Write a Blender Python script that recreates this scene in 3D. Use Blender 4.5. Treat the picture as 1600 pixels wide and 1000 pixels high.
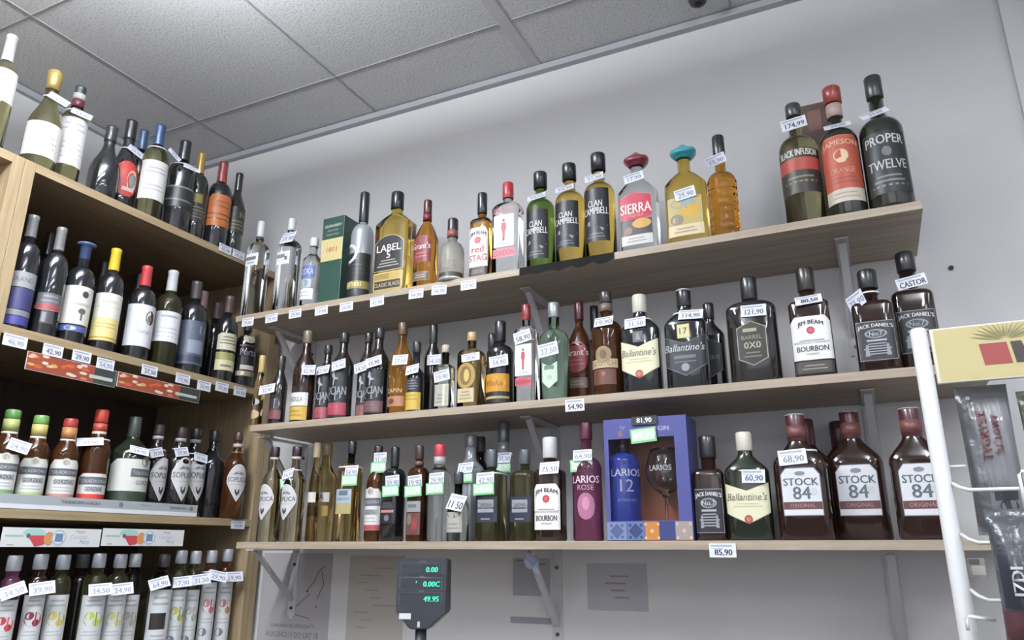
import bpy, bmesh, math, random
from mathutils import Matrix, Vector
random.seed(7)
for o in list(bpy.data.objects):
    bpy.data.objects.remove(o)
SC = bpy.context.scene
COL = SC.collection

# ------------------------------------------------------------------ camera
F_PX, CX, CY = 1160.0, 800.0, 500.0
ROT = Matrix(((0.90310287, 0.12501777, 0.41082327),
              (0.42942253, -0.2656424, -0.86315144),
              (0.00122281, 0.95593131, -0.29358786)))
EYE = Vector((0, 0, 1.5))
cam = bpy.data.cameras.new('camera')
cam.sensor_width = 36.0
cam.lens = F_PX * 36.0 / 1600.0
cam.clip_start = 0.02
camo = bpy.data.objects.new('camera', cam)
COL.objects.link(camo)
camo.matrix_world = Matrix.Translation(EYE) @ ROT.to_4x4()
SC.camera = camo

# ------------------------------------------------------------------ world, lamps, exposure
W = bpy.data.worlds.new('world')
SC.world = W
W.use_nodes = True
W.node_tree.nodes['Background'].inputs[0].default_value = (0.80, 0.88, 1.0, 1)
W.node_tree.nodes['Background'].inputs[1].default_value = 0.3
SC.view_settings.view_transform = 'Standard'
SC.view_settings.look = 'None'
SC.view_settings.gamma = 1.0
SC.view_settings.use_curve_mapping = False
SC.view_settings.exposure = 0.45
try:
    SC.cycles.use_denoising = True
    SC.cycles.max_bounces = 10
    SC.cycles.transmission_bounces = 8
    SC.cycles.sample_clamp_indirect = 4.0
    SC.cycles.caustics_refractive = False
    SC.cycles.caustics_reflective = False
except Exception:
    pass

CEIL = 2.972       # ceiling height
WALL = 1.883       # back wall plane y
LEFTX = -2.41      # left wall plane x


def area(loc, size, sizey, power, col=(0.93, 0.97, 1.0), rot=(0, 0, 0)):
    l = bpy.data.lights.new('tube_light', 'AREA')
    l.shape = 'RECTANGLE'
    l.size = size
    l.size_y = sizey
    l.energy = power
    l.color = col
    o = bpy.data.objects.new('tube_light', l)
    COL.objects.link(o)
    o.location = loc
    o.rotation_euler = rot
    return o


# fluorescent ceiling fittings of the shop, all above and behind the frame
LAMPS = [(-1.2, 0.27, 0.10, 1.15, 22, 95), (0.5, -0.3, 0.10, 1.15, 14, 34), (-0.9, -2.0, 0.10, 1.2, 14, 16),
         (1.1, -2.0, 0.10, 1.2, 14, 16), (1.5, 0.3, 0.10, 1.2, 3, 4)]
DROP = 0.18        # the tube fittings hang this far below the ceiling and also throw light upwards
for x, y, sx, sy, p, up in LAMPS:
    area((x, y, CEIL - DROP - 0.05), sx, sy, p)
    area((x, y, CEIL - DROP + 0.015), sx, sy, up, rot=(math.pi, 0, 0))
# daylight from the shop front behind the camera
area((0.2, -2.9, 1.7), 2.6, 1.5, 9, (0.85, 0.92, 1.0), (math.radians(90), 0, 0))


# ------------------------------------------------------------------ projecting pixels of the 1600x1000 frame to planes
def ray(px, py):
    return ROT @ Vector((px - CX, CY - py, -F_PX))


def on_plane(px, py, n, c):
    """point on the vertical plane n.p = c (n horizontal)"""
    d = ray(px, py)
    n3 = Vector((n[0], n[1], 0))
    return EYE + d * (c / d.dot(n3))


def onY(px, py, y):
    return on_plane(px, py, (0, 1), y)


def onX(px, py, x):
    return on_plane(px, py, (1, 0), x)


def onZ(px, py, z):
    d = ray(px, py)
    return EYE + d * ((z - EYE.z) / d.z)


def lean(px, pt, py):
    return 800 + (px - 800) * (py + 3287.0) / (pt + 3287.0)


# ------------------------------------------------------------------ materials
def lin(h):
    h = h.lstrip('#')
    v = [int(h[i:i + 2], 16) / 255 for i in (0, 2, 4)]
    return tuple(c / 12.92 if c <= 0.04045 else ((c + 0.055) / 1.055) ** 2.4 for c in v) + (1,)


MC = {}


def mat(hexc, rough=0.5, metal=0.0, trans=0.0, ior=1.45, coat=0.0, emit=0.0, tex=None):
    key = (hexc, rough, metal, trans, ior, coat, emit, tex)
    if key in MC:
        return MC[key]
    m = bpy.data.materials.new('surface_' + hexc.strip('#'))
    m.use_nodes = True
    nt = m.node_tree
    b = nt.nodes['Principled BSDF']
    b.inputs['Base Color'].default_value = lin(hexc)
    b.inputs['Roughness'].default_value = rough
    b.inputs['Metallic'].default_value = metal
    b.inputs['Transmission Weight'].default_value = trans
    b.inputs['IOR'].default_value = ior
    b.inputs['Coat Weight'].default_value = coat
    if emit:
        b.inputs['Emission Color'].default_value = lin(hexc)
        b.inputs['Emission Strength'].default_value = emit
    N = nt.nodes.new
    L = nt.links.new
    if tex:
        tc = N('ShaderNodeTexCoord')
        mp = N('ShaderNodeMapping')
        L(tc.outputs['Object'], mp.inputs[0])
        no = N('ShaderNodeTexNoise')
        L(mp.outputs[0], no.inputs['Vector'])
        mix = N('ShaderNodeMix')
        mix.data_type = 'RGBA'
        mix.blend_type = 'MULTIPLY'
        mix.inputs[6].default_value = lin(hexc)
        cr = N('ShaderNodeValToRGB')
        L(no.outputs[0], cr.inputs[0])
        L(cr.outputs[0], mix.inputs[7])
        mix.inputs[0].default_value = 1
        bump = N('ShaderNodeBump')
        L(no.outputs[0], bump.inputs['Height'])
        if tex in ('woodx', 'woody', 'woodz'):
            mp.inputs['Scale'].default_value = {'woodx': (1.5, 30, 30), 'woody': (30, 1.5, 30), 'woodz': (30, 30, 1.5)}[tex]
            no.inputs['Scale'].default_value = 3
            no.inputs['Detail'].default_value = 5
            cr.color_ramp.elements[0].color = (0.72, 0.70, 0.68, 1)
            cr.color_ramp.elements[0].position = 0.3
            cr.color_ramp.elements[1].color = (1.05, 1.05, 1.05, 1)
            cr.color_ramp.elements[1].position = 0.7
            bump.inputs['Strength'].default_value = 0.05
        elif tex == 'tile':
            no.inputs['Scale'].default_value = 150
            no.inputs['Detail'].default_value = 3
            no.inputs['Roughness'].default_value = 0.6
            cr.color_ramp.elements[0].color = (0.68, 0.68, 0.69, 1)
            cr.color_ramp.elements[0].position = 0.32
            cr.color_ramp.elements[1].color = (1, 1, 1, 1)
            cr.color_ramp.elements[1].position = 0.5
            bump.inputs['Strength'].default_value = 0.5
            bump.inputs['Distance'].default_value = 0.002
        elif tex == 'paint':
            no.inputs['Scale'].default_value = 260
            no.inputs['Detail'].default_value = 2
            cr.color_ramp.elements[0].color = (0.93, 0.93, 0.94, 1)
            cr.color_ramp.elements[1].color = (1, 1, 1, 1)
            bump.inputs['Strength'].default_value = 0.12
            bump.inputs['Distance'].default_value = 0.001
        elif tex == 'paper':
            no.inputs['Scale'].default_value = 60
            cr.color_ramp.elements[0].color = (0.93, 0.93, 0.93, 1)
            cr.color_ramp.elements[1].color = (1, 1, 1, 1)
            bump.inputs['Strength'].default_value = 0.03
        elif tex == 'crinkle':
            no.inputs['Scale'].default_value = 28
            no.inputs['Detail'].default_value = 4
            cr.color_ramp.elements[0].color = (0.7, 0.7, 0.7, 1)
            cr.color_ramp.elements[1].color = (1, 1, 1, 1)
            bump.inputs['Strength'].default_value = 0.7
            bump.inputs['Distance'].default_value = 0.01
        L(mix.outputs[2], b.inputs['Base Color'])
        L(bump.outputs[0], b.inputs['Normal'])
    MC[key] = m
    return m


def paper(h):
    """printed ink or label paper; the darkest inks are a little deeper than sampled"""
    v = [int(h[i:i + 2], 16) for i in (1, 3, 5)]
    if max(v) < 90:
        h = '#%02x%02x%02x' % tuple(int(c * 0.74) for c in v)
    return mat(h, 0.45)


GL = {
    'clear': mat('#f4f8f8', 0.02, trans=1, ior=1.38),
    'frost': mat('#e6e2d6', 0.35, trans=0.75, ior=1.4),
    'silver': mat('#a9aeb4', 0.15, metal=0.25, trans=0.1, coat=0.6),
    'amber': mat('#d8963a', 0.03, trans=1, ior=1.36),
    'gold': mat('#e2c060', 0.03, trans=1, ior=1.36),
    'pale': mat('#cbb27a', 0.03, trans=1, ior=1.36),
    'smoke': mat('#c2b89c', 0.04, trans=1, ior=1.36),
    'olive': mat('#86805a', 0.04, trans=0.9, ior=1.36),
    'wineg': mat('#b0ac7e', 0.04, trans=0.95, ior=1.36),
    'green': mat('#6c8a3c', 0.03, trans=1, ior=1.36),
    'greent': mat('#b7d6bf', 0.03, trans=1, ior=1.36),
    'dkgreen': mat('#252a21', 0.05, trans=0.15, coat=0.6),
    'dark': mat('#211e1d', 0.06, coat=0.6),
    'black': mat('#1c1d20', 0.06, coat=0.6),
    'brown': mat('#2f201b', 0.06, trans=0.25, coat=0.5),
    'brown2': mat('#5c3820', 0.04, trans=0.6, ior=1.38),
    'jd': mat('#2b1b17', 0.06, trans=0.2, coat=0.5),
    'blue': mat('#3a50c4', 0.06, trans=0.4, coat=0.5),
    'pink': mat('#b3698c', 0.04, trans=0.85, ior=1.38),
}


# ------------------------------------------------------------------ mesh helpers
def link(name, bm, mats, parent=None, smooth=False):
    me = bpy.data.meshes.new(name)
    for ed in bm.edges:
        if len(ed.link_faces) == 2 and ed.link_faces[0].smooth and ed.calc_face_angle(0) > 0.62:
            ed.smooth = False
    bm.to_mesh(me)
    bm.free()
    for m in (mats if isinstance(mats, (list, tuple)) else [mats]):
        me.materials.append(m)
    if smooth:
        for p in me.polygons:
            p.use_smooth = True
    o = bpy.data.objects.new(name, me)
    COL.objects.link(o)
    if parent:
        o.parent = parent
    return o


def empty(name, loc, rz=0.0):
    o = bpy.data.objects.new(name, None)
    o.empty_display_size = 0.02
    COL.objects.link(o)
    o.location = loc
    o.rotation_euler = (0, 0, rz)
    return o


LABELS = {}


def tag(o, label, cat, group=None):
    n = len(label.split())
    if not 4 <= n <= 16:
        print('LABEL LENGTH', n, label)
    if label in LABELS and not group:
        print('LABEL DUP', label)
    LABELS[label] = 1
    o['label'] = label
    o['category'] = cat
    if group:
        o['group'] = group
    return o


def structure(o, label=None):
    o['kind'] = 'structure'
    if label:
        o['label'] = label
    return o


def add_box(bm, lo, hi, mi=0, mtx=None):
    vs = [bm.verts.new((x, y, z)) for x in (lo[0], hi[0]) for y in (lo[1], hi[1]) for z in (lo[2], hi[2])]
    if mtx:
        for v in vs:
            v.co = mtx @ v.co
    q = [(0, 1, 3, 2), (4, 6, 7, 5), (0, 4, 5, 1), (2, 3, 7, 6), (0, 2, 6, 4), (1, 5, 7, 3)]
    for f in q:
        fc = bm.faces.new([vs[i] for i in f])
        fc.material_index = mi
    return vs


def box_obj(name, lo, hi, m, parent=None, bev=0.0):
    bm = bmesh.new()
    add_box(bm, lo, hi)
    if bev:
        bmesh.ops.bevel(bm, geom=list(bm.edges), offset=bev, segments=2, affect='EDGES', profile=0.5)
    return link(name, bm, m, parent)


def add_tube(bm, pts, r, n=10, mi=0, cap=True):
    rings = []
    for i, p in enumerate(pts):
        p = Vector(p)
        if i == 0:
            d = Vector(pts[1]) - p
        elif i == len(pts) - 1:
            d = p - Vector(pts[i - 1])
        else:
            d = Vector(pts[i + 1]) - Vector(pts[i - 1])
        d.normalize()
        up = Vector((0, 0, 1)) if abs(d.z) < 0.9 else Vector((1, 0, 0))
        a = d.cross(up).normalized()
        b = d.cross(a).normalized()
        rings.append([bm.verts.new(p + (a * math.cos(t) + b * math.sin(t)) * r) for t in [2 * math.pi * k / n for k in range(n)]])
    for i in range(len(rings) - 1):
        for k in range(n):
            f = bm.faces.new((rings[i][k], rings[i][(k + 1) % n], rings[i + 1][(k + 1) % n], rings[i + 1][k]))
            f.material_index = mi
            f.smooth = True
    if cap:
        bm.faces.new(rings[0][::-1]).material_index = mi
        bm.faces.new(rings[-1]).material_index = mi


def add_lathe(bm, prof, n=20, mi=0, cx=0, cy=0, mod=None):
    """prof: [(z, r)] bottom to top; closed with caps"""
    rings = []
    for z, r in prof:
        rings.append([bm.verts.new((cx + r * math.cos(2 * math.pi * k / n), cy + r * math.sin(2 * math.pi * k / n),
                                    z + (mod(z, r, 2 * math.pi * k / n) if mod else 0))) for k in range(n)])
    for i in range(len(rings) - 1):
        for k in range(n):
            f = bm.faces.new((rings[i][k], rings[i][(k + 1) % n], rings[i + 1][(k + 1) % n], rings[i + 1][k]))
            f.material_index = mi
            f.smooth = True
    bm.faces.new(rings[0][::-1]).material_index = mi
    bm.faces.new(rings[-1]).material_index = mi


TXT = {}


def text_geo(s):
    """2D triangles/polygons of a string in the built-in font: (verts, faces, w, h) with origin at its centre"""
    if s in TXT:
        return TXT[s]
    cu = bpy.data.curves.new('t', 'FONT')
    cu.body = s
    cu.resolution_u = 2
    cu.size = 1.0
    ob = bpy.data.objects.new('t', cu)
    me = bpy.data.meshes.new_from_object(ob)
    vs = [(v.co.x, v.co.y) for v in me.vertices]
    fs = [tuple(p.vertices) for p in me.polygons]
    bpy.data.objects.remove(ob)
    bpy.data.meshes.remove(me)
    bpy.data.curves.remove(cu)
    if not vs:
        TXT[s] = ([], [], 1, 1)
        return TXT[s]
    x0, x1 = min(v[0] for v in vs), max(v[0] for v in vs)
    y0, y1 = min(v[1] for v in vs), max(v[1] for v in vs)
    vs = [(x - (x0 + x1) / 2, y - (y0 + y1) / 2) for x, y in vs]
    TXT[s] = (vs, fs, x1 - x0, y1 - y0)
    return TXT[s]


class Painter:
    """flat print on a surface: S(u, v, off) -> point; u to the right, v up, metres"""

    def __init__(self, S):
        self.bm = bmesh.new()
        self.S = S
        self.mats = []
        self.off = 0.0005

    def mi(self, m):
        if m not in self.mats:
            self.mats.append(m)
        return self.mats.index(m)

    def poly(self, pts, m, off=None):
        off = self.off if off is None else off
        vs = [self.bm.verts.new(self.S(u, v, off)) for u, v in pts]
        f = self.bm.faces.new(vs)
        f.material_index = self.mi(m)

    def region(self, u0, u1, v0, v1, m, ft=None, fb=None, nu=22, nv=5, off=None):
        """v0 top, v1 bottom; ft/fb: top and bottom edge as a fraction of the height for |u| in 0..1"""
        off = self.off if off is None else off
        k = self.mi(m)
        grid = []
        for i in range(nu + 1):
            t = -1 + 2 * i / nu
            a = ft(abs(t)) if ft else 0.0
            b = fb(abs(t)) if fb else 1.0
            colv = []
            for j in range(nv + 1):
                f = a + (b - a) * j / nv
                colv.append(self.bm.verts.new(self.S((u0 + u1) / 2 + t * (u1 - u0) / 2, v0 + (v1 - v0) * f, off)))
            grid.append(colv)
        for i in range(nu):
            for j in range(nv):
                q = (grid[i][j], grid[i][j + 1], grid[i + 1][j + 1], grid[i + 1][j])
                fc = self.bm.faces.new(q)
                fc.material_index = k
                fc.smooth = True

    def disc(self, u, v, r, m, off=None, n=14, r2=None, ry=None):
        off = self.off if off is None else off
        ry = ry or r
        k = self.mi(m)
        P = [(math.cos(2 * math.pi * i / n), math.sin(2 * math.pi * i / n)) for i in range(n)]
        o = [self.bm.verts.new(self.S(u + r * c, v + ry * s, off)) for c, s in P]
        if r2:
            q = [self.bm.verts.new(self.S(u + r2 * c, v + r2 * ry / r * s, off)) for c, s in P]
            for i in range(n):
                self.bm.faces.new((o[i], o[(i + 1) % n], q[(i + 1) % n], q[i])).material_index = k
        else:
            self.bm.faces.new(o).material_index = k

    def text(self, s, u, v, h, m, maxw=None, off=None, shear=0.0, arc=0.0, rot=0.0, bold=0.0):
        off = self.off if off is None else off
        vs, fs, w, hh = text_geo(s)
        if not vs:
            return
        k = self.mi(m)
        sy = h / hh
        sx = sy
        if maxw and w * sx > maxw:
            sx = maxw / w
        c, sn = math.cos(rot), math.sin(rot)
        for db in ((0, bold) if bold else (0,)):
            out = []
            for x, y in vs:
                X = x * sx + y * sy * shear + db
                Y = y * sy - arc * (2 * x / max(w, 1e-6)) ** 2
                out.append(self.bm.verts.new(self.S(u + X * c - Y * sn, v + X * sn + Y * c, off + (0.0001 if db else 0))))
            for f in fs:
                try:
                    self.bm.faces.new([out[i] for i in f]).material_index = k
                except ValueError:
                    pass

    def link(self, name, parent=None):
        if not self.mats:
            self.mats.append(paper('#ffffff'))
        return link(name, self.bm, self.mats, parent)


# ------------------------------------------------------------------ room shell
M_WALL = mat('#d6d5d6', 0.75, tex='paint')
M_TILE = mat('#cfd0d3', 0.85, tex='tile')
M_GRID = mat('#bfbfc4', 0.5)
M_SHELF = mat('#aa9c8b', 0.45, tex='woodx')
M_UNIT = mat('#a39072', 0.45, tex='woodz')
M_UNITY = mat('#a39072', 0.45, tex='woody')
M_FLOOR = mat('#4e4946', 0.4, tex='paint')
RX, BY = 2.0, -3.0

structure(box_obj('floor', (LEFTX - 0.1, BY - 0.1, -0.1), (RX + 0.1, WALL + 0.1, 0), M_FLOOR))
structure(box_obj('wall_back', (LEFTX - 0.1, WALL, 0), (RX + 0.1, WALL + 0.1, CEIL + 0.1), M_WALL))
structure(box_obj('wall_left', (LEFTX - 0.1, BY, 0), (LEFTX, WALL, CEIL + 0.1), M_WALL))
structure(box_obj('wall_right', (RX, BY, 0), (RX + 0.1, WALL, CEIL + 0.1), M_WALL))
structure(box_obj('wall_front', (LEFTX - 0.1, BY - 0.1, 0), (RX + 0.1, BY, CEIL + 0.1), M_WALL))

# suspended ceiling: backing slab, grid bars and one object for each tile
ceil = structure(box_obj('ceiling', (LEFTX - 0.1, BY - 0.1, CEIL + 0.02), (RX + 0.1, WALL + 0.1, CEIL + 0.1), M_WALL))
TS = 0.6125
gx0 = -0.806
gy0 = 1.636
xs = [gx0 + TS * k for k in range(-3, 6)]
ys = [gy0 - TS * k for k in range(-1, 9)]
tile_me = {}
for i in range(len(xs) - 1):
    for j in range(len(ys) - 1):
        x0, x1 = max(xs[i], LEFTX), min(xs[i + 1], RX)
        y0, y1 = max(ys[j + 1], BY), min(ys[j], WALL)
        if x1 - x0 < 0.03 or y1 - y0 < 0.03:
            continue
        wx, wy = round(x1 - x0 - 0.004, 4), round(y1 - y0 - 0.004, 4)
        key = (wx, wy)
        if key not in tile_me:
            bm = bmesh.new()
            add_box(bm, (-wx / 2, -wy / 2, 0), (wx / 2, wy / 2, 0.014))
            me = bpy.data.meshes.new('ceiling_tile')
            bm.to_mesh(me)
            bm.free()
            me.materials.append(M_TILE)
            tile_me[key] = me
        o = bpy.data.objects.new('ceiling_tile', tile_me[key])
        COL.objects.link(o)
        o.parent = ceil
        o.location = ((x0 + x1) / 2, (y0 + y1) / 2, CEIL + 0.002)
for i, x in enumerate(xs):
    if LEFTX < x < RX:
        hw = 0.018 if i == 3 else 0.003
        box_obj('grid_bar', (x - hw, BY, CEIL - 0.0015), (x + hw, WALL, CEIL + 0.012), M_GRID if i == 3 else mat('#98989d', 0.7), ceil)
for y in ys:
    if BY < y < WALL:
        box_obj('grid_bar', (LEFTX, y - 0.002, CEIL - 0.001), (RX, y + 0.002, CEIL + 0.012), mat('#98989d', 0.7), ceil)
structure(box_obj('trim_1', (LEFTX, WALL - 0.022, CEIL - 0.022), (RX, WALL, CEIL - 0.001), mat('#a9a9b0', 0.5)))
structure(box_obj('trim_2', (LEFTX, BY, CEIL - 0.022), (LEFTX + 0.02, WALL - 0.022, CEIL - 0.001), mat('#a9a9b0', 0.5)))
# shallow vertical casing at the far right of the back wall
structure(box_obj('trim_3', (0.425, WALL - 0.012, 0), (0.465, WALL, CEIL - 0.022), M_WALL))

# light fittings (out of frame, they carry the lamps)
names = ['left of the wall shelves', 'behind the camera', 'over the shop floor', 'near the shop entrance', 'over the snack rack']
for (x, y, sx, sy, p, up), nm in zip(LAMPS, names):
    e = tag(empty('ceiling_light', (x, y, CEIL)), 'white suspended tube light fitting ' + nm, 'ceiling light')
    hx, hy = (sx / 2 + .02, .022) if sx > sy else (.022, sy / 2 + .02)
    box_obj('housing', (-hx, -hy, -DROP - .006), (hx, hy, -DROP + .006), mat('#e8e8e8', 0.4), e)
    L2 = max(sx, sy) / 2
    bm = bmesh.new()
    a, b = ((-L2, 0, -DROP - .024), (L2, 0, -DROP - .024)) if sx > sy else ((0, -L2, -DROP - .024), (0, L2, -DROP - .024))
    add_tube(bm, [a, b], 0.013, 10)
    link('tube', bm, mat('#f4f8ff', 0.4, emit=14.0), e)
    for s_ in (-1, 1):
        q = (s_ * L2 * .8, 0) if sx > sy else (0, s_ * L2 * .8)
        bm = bmesh.new()
        add_tube(bm, [(q[0], q[1], -DROP + .006), (q[0], q[1], -.002)], 0.003, 6)
        link('hanger', bm, mat('#c8c8c8', 0.4), e)

# ceiling sensor at the top edge of the frame
p = onZ(1090, -4, CEIL)
e = tag(empty('smoke_detector', (p.x, p.y - 0.0, CEIL)), 'small dark round detector on the ceiling near the back wall', 'detector')
bm = bmesh.new()
add_lathe(bm, [(-0.022, 0.012), (-0.018, 0.022), (-0.006, 0.026), (-0.001, 0.026)], 18)
link('housing', bm, mat('#3a3a3e', 0.5), e)
bm = bmesh.new()
add_lathe(bm, [(-0.027, 0.006), (-0.0215, 0.009)], 12)
link('lens', bm, mat('#101014', 0.2), e)

# drilled plug hole in the back wall
p = onY(1486, 419, WALL)
bm = bmesh.new()
add_tube(bm, [(p.x, WALL - 0.004, p.z), (p.x, WALL - 0.0002, p.z)], 0.0055, 10)
tag(link('wall_plug', bm, mat('#3c3a3c', 0.8)), 'small dark plug in the wall right of the top shelf', 'wall plug')

# ------------------------------------------------------------------ wall shelves
SY = 1.6
ZC, ZB, ZA = 1.5 + 0.679, 1.5 + 0.337, 1.5 + 0.0150
shelves = [('C', -1.70, 0.163, ZC, 0.660 + 1.5, 'top pale oak wall shelf, the shortest bracketed board under the ceiling'),
           ('B', -1.595, 0.235, ZB, 0.318 + 1.5, 'middle pale oak wall shelf running behind the snack rack post'),
           ('A', -1.60, 0.235, ZA, -0.0035 + 1.5, 'lowest pale oak wall shelf at eye level above the price display')]
BRX = {}
for nm, x0, x1, zt, zb, lab in shelves:
    o = box_obj('wall_shelf', (x0, SY, zb), (x1, WALL - 0.001, zt), M_SHELF, bev=0.0012)
    tag(o, lab, 'shelf')

M_BR = mat('#c2c1c5', 0.45)


def bracket(x, zb, lab, Lp=0.235, arm=0.2):
    e = tag(empty('shelf_bracket', (x, WALL, zb)), lab, 'bracket')
    w = 0.014
    # wall plate with rounded foot
    bm = bmesh.new()
    add_box(bm, (-w, -0.004, -Lp), (w, -0.0005, -0.001))
    bmesh.ops.bevel(bm, geom=[ed for ed in bm.edges if abs(ed.verts[0].co.x - ed.verts[1].co.x) < 1e-6 and abs(ed.verts[0].co.z - ed.verts[1].co.z) < 1e-6],
                    offset=0.009, segments=4, affect='EDGES')
    link('wall_plate', bm, M_BR, e)
    box_obj('arm', (-w, -arm, -0.0045), (w, -0.001, -0.001), M_BR, e)
    bm = bmesh.new()
    a = Vector((0, -arm + 0.025, -0.006))
    b = Vector((0, -0.012, -Lp + 0.055))
    d = (b - a).normalized()
    nrm = Vector((1, 0, 0)).cross(d)
    for s in (-1, 1):
        pts = []
    hw = 0.008
    vs = []
    for p0 in (a, b):
        for sx in (-hw, hw):
            for sn in (-0.004, 0.004):
                vs.append(bm.verts.new(p0 + Vector((sx, 0, 0)) + nrm * sn))
    for f in [(0, 1, 3, 2), (4, 6, 7, 5), (0, 4, 5, 1), (2, 3, 7, 6), (0, 2, 6, 4), (1, 5, 7, 3)]:
        bm.faces.new([vs[i] for i in f])
    bmesh.ops.recalc_face_normals(bm, faces=bm.faces)
    link('strut', bm, M_BR, e)
    for zz in (-0.045, -Lp + 0.03):
        bm = bmesh.new()
        add_tube(bm, [(0, -0.0075, zz), (0, -0.004, zz)], 0.005, 8)
        link('screw', bm, mat('#56565a', 0.3, metal=0.8), e)


zAb, zBb, zCb = 1.4965, 1.818, 2.160
bx = {'l': onY(478, 690, WALL).x, 'm': onY(872, 960, WALL).x, 'r': onY(1402, 950, WALL).x}
bxr = onY(1335, 520, WALL).x
bracket(bx['m'], zAb, 'grey bracket under the lowest shelf, right of the price display')
bracket(bx['r'], zAb, 'grey bracket under the lowest shelf beside the snack rack')
bracket(bx['l'], zAb, 'grey bracket under the left end of the lowest shelf by the wooden unit', Lp=0.2)
bracket(bx['l'], zBb, 'grey bracket under the left end of the middle shelf')
bracket(bx['m'], zBb, 'grey bracket under the centre of the middle shelf')
bracket(bx['r'], zBb, 'grey bracket under the middle shelf above the brandy bottles')
bracket(bx['l'], zCb, 'grey bracket under the left end of the top shelf')
bracket(bx['m'], zCb, 'grey bracket under the centre of the top shelf')
bracket(bxr, zCb, 'grey bracket under the right part of the top shelf')

# ------------------------------------------------------------------ wooden shelving units on the left
UX = -1.76           # front plane
UB = -2.25           # back plane
UT, U2, U3, U4 = 1.5 + 0.9035, 1.5 + 0.492, 1.5 + 0.0835, 1.5 - 0.32
T = 0.0225


def unit(y0, y1, label, posts=1):
    e = tag(empty('shelving_unit', (UX, y0, 0)), label, 'shelving unit')
    y1r = y1 - y0
    d = UB - UX
    box_obj('side_panel', (d, 0, 0), (0, 0.027, UT), M_UNIT, e, 0.001)
    box_obj('side_panel', (d, y1r - 0.027, 0), (0, y1r, UT), M_UNIT, e, 0.001)
    box_obj('back_panel', (d - 0.006, 0, 0.02), (d, y1r, UT), mat('#4a3e38', 0.6, tex='woodz'), e)  # browner and darker than the other boards: interior shade put into the colour
    box_obj('top_board', (d, 0.0272, UT - T), (-0.0003, y1r - 0.0272, UT - 0.0003), M_UNITY, e)
    for z in (U2, U3, U4, 0.75, 0.35, 0.08):
        box_obj('shelf', (d, 0.0272, z - T + 0.002), (-0.001, y1r - 0.0272, z), M_UNITY, e)
    return e


UY0, UY1 = 0.947, 1.838
unit(UY0, UY1, 'oak-coloured open shelving unit of wine and vodka in the room corner')
unit(UY0 - 0.03 - 0.88, UY0 - 0.001, 'oak-coloured shelving unit cut by the left edge of the photo')
o = box_obj('side_board', (-0.4, 0, 0), (0, 0.024, 2.158), M_UNIT, bev=0.001)
o.location = (UX - 0.002, UY1 + 0.001, 0)
tag(o, 'narrow upright oak board between the corner unit and the back wall', 'board')

# ------------------------------------------------------------------ bottles
ROWS = {'C': ('y', ZC), 'B': ('y', ZB), 'A': ('y', ZA), 'T': ('x', UT), 'U2': ('x', U2), 'U3': ('x', U3), 'U4': ('x', U4)}

# shape: (z shoulder start, z shoulder end, neck radius / body radius, curve, roundness exponent, depth/width)
PR = {
    'bord': (0.60, 0.75, 0.37, 'rnd', 2, 1), 'burg': (0.40, 0.76, 0.36, 's', 2, 1), 'champ': (0.42, 0.74, 0.36, 's', 2, 1),
    'sq': (0.68, 0.77, 0.36, 'rnd', 5, 1), 'vod': (0.66, 0.78, 0.40, 's', 2, 1), 'jd': (0.61, 0.68, 0.36, 'rnd', 6, 1),
    'jb': (0.64, 0.69, 0.40, 'rnd', 5, 0.8), 'ball': (0.62, 0.80, 0.33, 's', 3.5, 0.6), 'stock': (0.58, 0.80, 0.27, 's', 4, 0.6),
    'l5': (0.67, 0.78, 0.30, 'slope', 6, 0.55), 'tri': (0.55, 0.75, 0.32, 'slope', 3, 0.9), 'rnd': (0.56, 0.66, 0.36, 'rnd', 2, 1),
    'clan': (0.60, 0.71, 0.36, 'rnd', 2, 1), 'long': (0.57, 0.69, 0.36, 'rnd', 2, 1), 'gin': (0.68, 0.77, 0.33, 'rnd', 6, 0.65),
    'sier': (0.58, 0.71, 0.32, 'slope', 4, 0.6), 'low': (0.42, 0.62, 0.38, 'rnd', 2, 1), 'pot': (0.62, 0.74, 0.27, 'rnd', 3.5, 0.6),
    'slim': (0.55, 0.80, 0.36, 's', 2, 1), 'sop': (0.60, 0.80, 0.36, 's', 2, 1), 'ox': (0.68, 0.76, 0.25, 'rnd', 3.5, 0.55),
    'high': (0.76, 0.85, 0.36, 'rnd', 2, 1), 'fl': (0.755, 0.84, 0.34, 'rnd', 2, 1),
}


def curve(kind, t):
    if kind == 'rnd':
        return (1 - t ** 2.0) ** 0.5 if t < 1 else 0.0
    if kind == 's':
        return 1 - t * t * (3 - 2 * t)
    return (1 - t) * 0.8 + 0.2 * (1 - t ** 3)


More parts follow.
